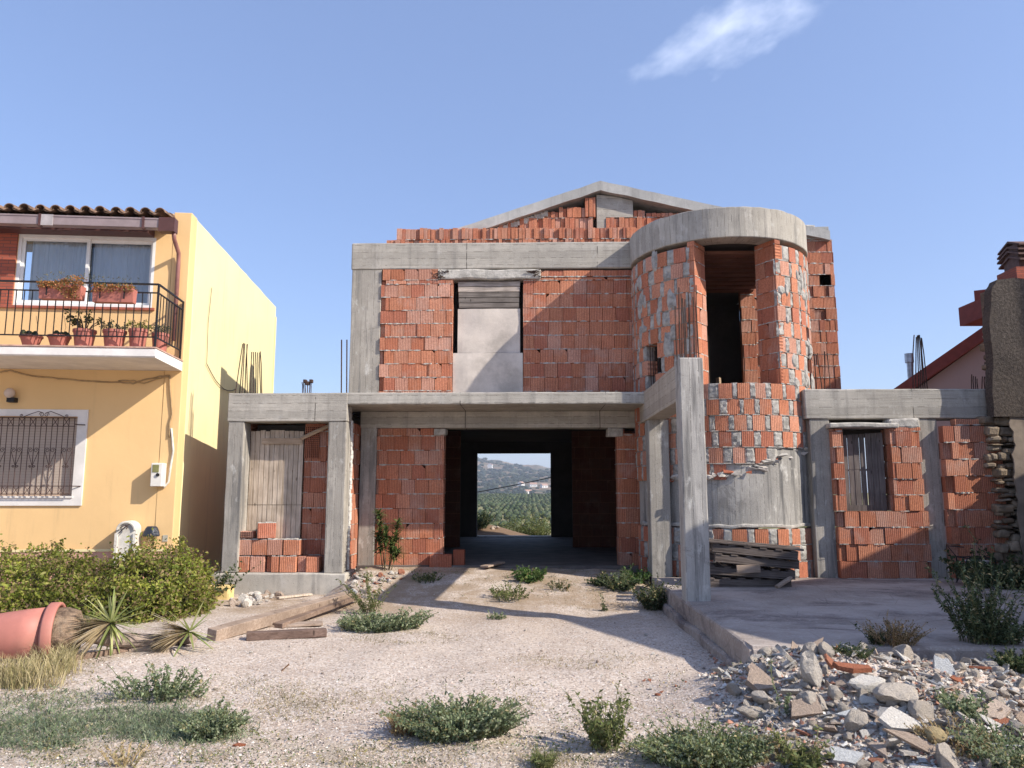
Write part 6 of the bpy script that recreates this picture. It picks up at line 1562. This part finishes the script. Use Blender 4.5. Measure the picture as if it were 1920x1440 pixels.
heap([(560, 1255, 260, 60), (950, 1230, 240, 60), (1200, 1200, 120, 60)], 40, .010, .028, 8, ([1, 0, 2], 'pebble', 'larger pale pebble lying on the open gravel', 'larger pebbles on the gravel'))
special('brick_chip', 'single dark red chip on the gravel between the left weeds', 'debris', 447, 1400, shard(80, .4, 4), RC[3], (.045, .03, .04), (.1, 0, .3), .01)
special('brick_chip', 'small orange chip on the gravel right of the wooden boards', 'debris', 823, 1190, shard(81, .4, 4), RC[3], (.035, .025, .04), (.1, 0, .3), .01)
special('tile_slab', 'square pink tile piece beside the yucca trunk', 'tile', 265, 1222, shard(82, .25, 4), RC[2], (.11, .09, .10), (R_(20), 0, .3), .02)
special('dead_leaf', 'curled dry brown leaf on the gravel left of centre', 'leaf', 535, 1258, shard(83, .1, 4), m_hay('brown_leaf', (.24, .13, .08), (.3, .18, .1)), (.09, .022, .05), (0, R_(-30), 1.0), .03)

def bits(name, n, samp, s0, s1, cols, seed, label, cat, pw=1.8):
    rng = random.Random(seed); mb = MB()
    base = [Vector(v) for v in ((1, 0, -.3), (-.5, .85, -.3), (-.5, -.85, -.3), (.2, .1, .75), (.7, .7, .1), (-.8, 0, .3))]; F_ = [(0, 4, 3), (4, 1, 3), (1, 5, 3), (5, 2, 3), (2, 0, 3), (0, 1, 4), (1, 2, 5)]
    for _ in range(n):
        p = samp(rng)
        if p is None: continue
        s = s0 + (s1 - s0) * rng.random() ** pw; a = rng.uniform(0, 6.28); ca, sa = math.cos(a), math.sin(a); fx, fy, fz = rng.uniform(.6, 1.1), rng.uniform(.6, 1.1), rng.uniform(.35, .9)
        V = []
        for b in base:
            b = b + Vector((rng.uniform(-.25, .25), rng.uniform(-.25, .25), rng.uniform(-.2, .2))); x, y = b.x * fx, b.y * fy; V.append((p.x + (x * ca - y * sa) * s, p.y + (x * sa + y * ca) * s, p.z + (b.z * fz + .25) * s))
        mb.poly(V, F_, shade(rng, cols, .8, 1.15))
    o = mb.build(name, m_simple(name + '_stone', (1, 1, 1), use_attr=True, var=.25, nscale=30, bump=.4), None, recalc=False); tag(o, label, cat, kind='stuff'); return o
def s_rub(rng):
    u = rng.uniform(1285, 1960); v = rng.uniform(1212, 1475); p = G(u, v)
    if p.y > 6.93 and p.x > 1.9: return None
    if u < 1330 + max(0, (v - 1290) * .3) + rng.uniform(-20, 20): return None
    p.z = gz(p.x, p.y); return p
bits('rubble_bits', 14000, s_rub, .006, .032, [(.50, .45, .40), (.38, .34, .30), (.60, .56, .50), (.45, .33, .26), (.28, .24, .20), (.44, .22, .15), (.64, .62, .58), (.36, .30, .25)], 5, 'fine broken masonry between the larger pieces of the rubble heap', 'rubble')
def s_gr(rng):
    v = 1092 + 370 * rng.random() ** .8; u = rng.uniform(-30, 1500); p = G(u, v)
    if p.x > 1.85 and p.y > 6.9: return None
    if noise.noise(p * .9) < -.25 and rng.random() < .5: return None
    if u < 400 and p.y > 9: return None
    p.z = gz(p.x, p.y); return p
bits('gravel', 30000, s_gr, .0025, .014, [(.62, .53, .47), (.50, .41, .35), (.72, .66, .60), (.40, .31, .25), (.34, .27, .22), (.58, .44, .37)], 6, 'pale pinkish gravel chippings covering the drive', 'gravel', 2.6)

# ================================================================ beyond the house
weed('tall pale green reeds growing behind the rear doorway', .25, 28.2, .62, 1.05, 150, [(.20, .24, .08), (.28, .31, .12), (.14, .17, .06)], (.10, .014), 'reed_clump', 'reeds', seed=91, lpk=22, erect=True, every=3)
weed('lower yellow green scrub left of the reeds behind the house', -.75, 28.3, .65, .8, 150, [(.24, .25, .09), (.16, .19, .07)], (.09, .014), 'scrub', 'shrub', seed=92, lpk=20, erect=True, every=3)
weed('dark shrub on the earth mound behind the rear doorway', -1.75, 26.3, .75, .55, 150, DKGRN, (.07, .02), 'shrub', 'shrub', seed=93, lpk=20)
heap([(930, 985, 25, 8)], 14, .05, .13, 12, ([0, 2], 'field_stone', 'stone lying on the earth mound behind the house', 'stones on the earth mound'))
cb = MB(); A0, B0 = P(700, 950, 45), P(1240, 842, 45); pts = [A0.lerp(B0, i / 24) - Vector((0, 0, 1.1)) * (1 - (2 * i / 24 - 1) ** 2) * .35 for i in range(25)]
cb.tube(pts, .03, 5); o = cb.build('overhead_cable', BLACK); tag(o, 'dark overhead cable sagging across the hillside view', 'cable')
def orchard():
    rng = random.Random(8); mb = MB(); t = (1 + 5 ** .5) / 2
    iv = [Vector(v).normalized() for v in ((-1, t, 0), (1, t, 0), (-1, -t, 0), (1, -t, 0), (0, -1, t), (0, 1, t), (0, -1, -t), (0, 1, -t), (t, 0, -1), (t, 0, 1), (-t, 0, -1), (-t, 0, 1))]
    fc = [(0, 11, 5), (0, 5, 1), (0, 1, 7), (0, 7, 10), (0, 10, 11), (1, 5, 9), (5, 11, 4), (11, 10, 2), (10, 7, 6), (7, 1, 8), (3, 9, 4), (3, 4, 2), (3, 2, 6), (3, 6, 8), (3, 8, 9), (4, 9, 5), (2, 4, 11), (6, 2, 10), (8, 6, 7), (9, 8, 1)]
    dr = Vector((math.cos(R_(-20)), math.sin(R_(-20)), 0)); dn = Vector((-dr.y, dr.x, 0))
    for i in range(-12, 26):
        for j in range(-70, 71):
            p = Vector((-10, 330, 0)) + dn * (i * 15 + rng.uniform(-.7, .7)) + dr * (j * 2.7 + rng.uniform(-.6, .6))
            if not (205 < p.y < 640) or abs(p.x + .02 * p.y) > .16 * p.y + 10 or rng.random() < .06: continue
            z = gz(p.x, p.y); r = rng.uniform(1.2, 1.7); c = shade(rng, [(.10, .14, .055), (.13, .165, .07), (.08, .11, .045), (.17, .19, .09)], .8, 1.2)
            mb.poly([(p.x + v.x * r, p.y + v.y * r, z + 1.1 + v.z * r * .85) for v in [q * rng.uniform(.8, 1.15) for q in iv]], fc, c)
    o = mb.build('orchard_trees', LEAF, None, recalc=False); tag(o, 'rows of small round orchard trees on the slope beyond the house', 'orchard', kind='stuff')
    mb = MB()
    for _ in range(2600):
        y = rng.uniform(700, 2480); x = rng.uniform(-.12, .09) * y
        if noise.noise(Vector((x * .008, y * .004, 1))) < -.05 and rng.random() < .8: continue
        r = rng.uniform(2.0, 5.5) * (.6 + y / 2400); z = gz(x, y); mb.poly([(x + v.x * r, y + v.y * r, z + r * .3 + v.z * r * .7) for v in [q * rng.uniform(.7, 1.25) for q in iv]], fc, shade(rng, [(.045, .06, .035), (.06, .075, .04), (.035, .05, .03)]))
    o = mb.build('hillside_scrub', LEAF, None, recalc=False); tag(o, 'dark scrub and far trees dotted over the hillside', 'scrub', kind='stuff')
orchard()
WH = m_simple('far_white_wall', (.78, .77, .74), nscale=.3, var=.05, bump=0); RF = m_simple('far_roof', (.42, .26, .19), nscale=.3, bump=0)
for i, (u, v, w_, lab) in enumerate(((1000, 913, 9, 'white farmhouse highest of the right pair on the hillside'), (1020, 915, 8, 'white farmhouse at the right edge of the hillside view'), (990, 926, 12, 'long white farmhouse lowest on the hillside'), (977, 911, 8, 'small pale farmhouse left of the other three on the hillside'), (919, 877, 5, 'tiny white house near the ridge line'))):
    p = hit(u, v); k = p.y / 1000; t = thing('farmhouse', lab, 'house', (p.x, p.y, p.z - 1), R_(10 + i * 17), 'far white farmhouses'); a, b, h = w_ * k, 6 * k, 4.4 * k
    mb = MB(); mb.prism([(-b / 2, 0), (b / 2, 0), (b / 2, h), (0, h * 1.35), (-b / 2, h)], 'x', -a / 2, a / 2); mb.build('wall', WH, t)
    mb = MB()
    for s_ in (-1, 1): mb.prism([(s_ * b * .56, h * .93), (0, h * 1.37), (0, h * 1.46), (s_ * b * .56, h * 1.02)], 'x', -a / 2 - .3, a / 2 + .3)
    mb.build('roof', RF, t)
    for x in (-a * .28, a * .05, a * .3):
        mb = MB(); mb.box(x - a * .05, x + a * .05, -b / 2 - .06, -b / 2 - .01, h * .35, h * .7); mb.build('window', BLACK, t)
# air
mb = MB(); mb.box(-4100, 4100, -950, 6100, -70, 140); hz = mb.build('haze', None)
hm = bpy.data.materials.new('air'); hm.use_nodes = True; nt = hm.node_tree; nt.nodes.clear(); ou = nt.nodes.new('ShaderNodeOutputMaterial'); pv = nt.nodes.new('ShaderNodeVolumePrincipled')
pv.inputs['Color'].default_value = (.80, .88, 1, 1); pv.inputs['Density'].default_value = .00022; pv.inputs['Anisotropy'].default_value = .2
nt.links.new(pv.outputs[0], ou.inputs['Volume']); hz.data.materials.clear(); hz.data.materials.append(hm); hz['kind'] = 'stuff'; hz['label'] = 'thin bluish haze over the valley and hills'; hz['category'] = 'haze'

def seedlings():
    rng = random.Random(55); mb = MB()
    for _ in range(1100):
        if rng.random() < .3: u, v = rng.gauss(1000, 130), rng.uniform(1082, 1135)
        else: u, v = rng.uniform(-20, 1450), 1250 + 200 * rng.random() ** .6
        p = G(u, v)
        if p.x > 1.8 and p.y > 6.8: continue
        if noise.noise(p * .8 + Vector((3, 3, 0))) < 0 and rng.random() < .8: continue
        p.z = gz(p.x, p.y); pal = rng.choice([WEED, WEED_Y, DRYG, DKGRN, DRYG]); s_ = rng.uniform(.4, 1.2); run = Vector((rng.uniform(-1, 1), rng.uniform(-1, 1), 0)).normalized()
        for k in range(rng.randint(5, 16)):
            q = p + run * rng.uniform(-.07, .07) * s_ * 2 + Vector((rng.uniform(-.02, .02), rng.uniform(-.02, .02), rng.uniform(0, .03) * s_)); d = rdir(rng, .3); leafquad(mb, q, d, d.cross(rdir(rng)).normalized(), .022 * s_, .005 * s_, shade(rng, pal))
    o = mb.build('small_weeds', LEAF, None, recalc=False); tag(o, 'scattered seedlings and runners on the open gravel', 'weeds', kind='stuff')
seedlings()
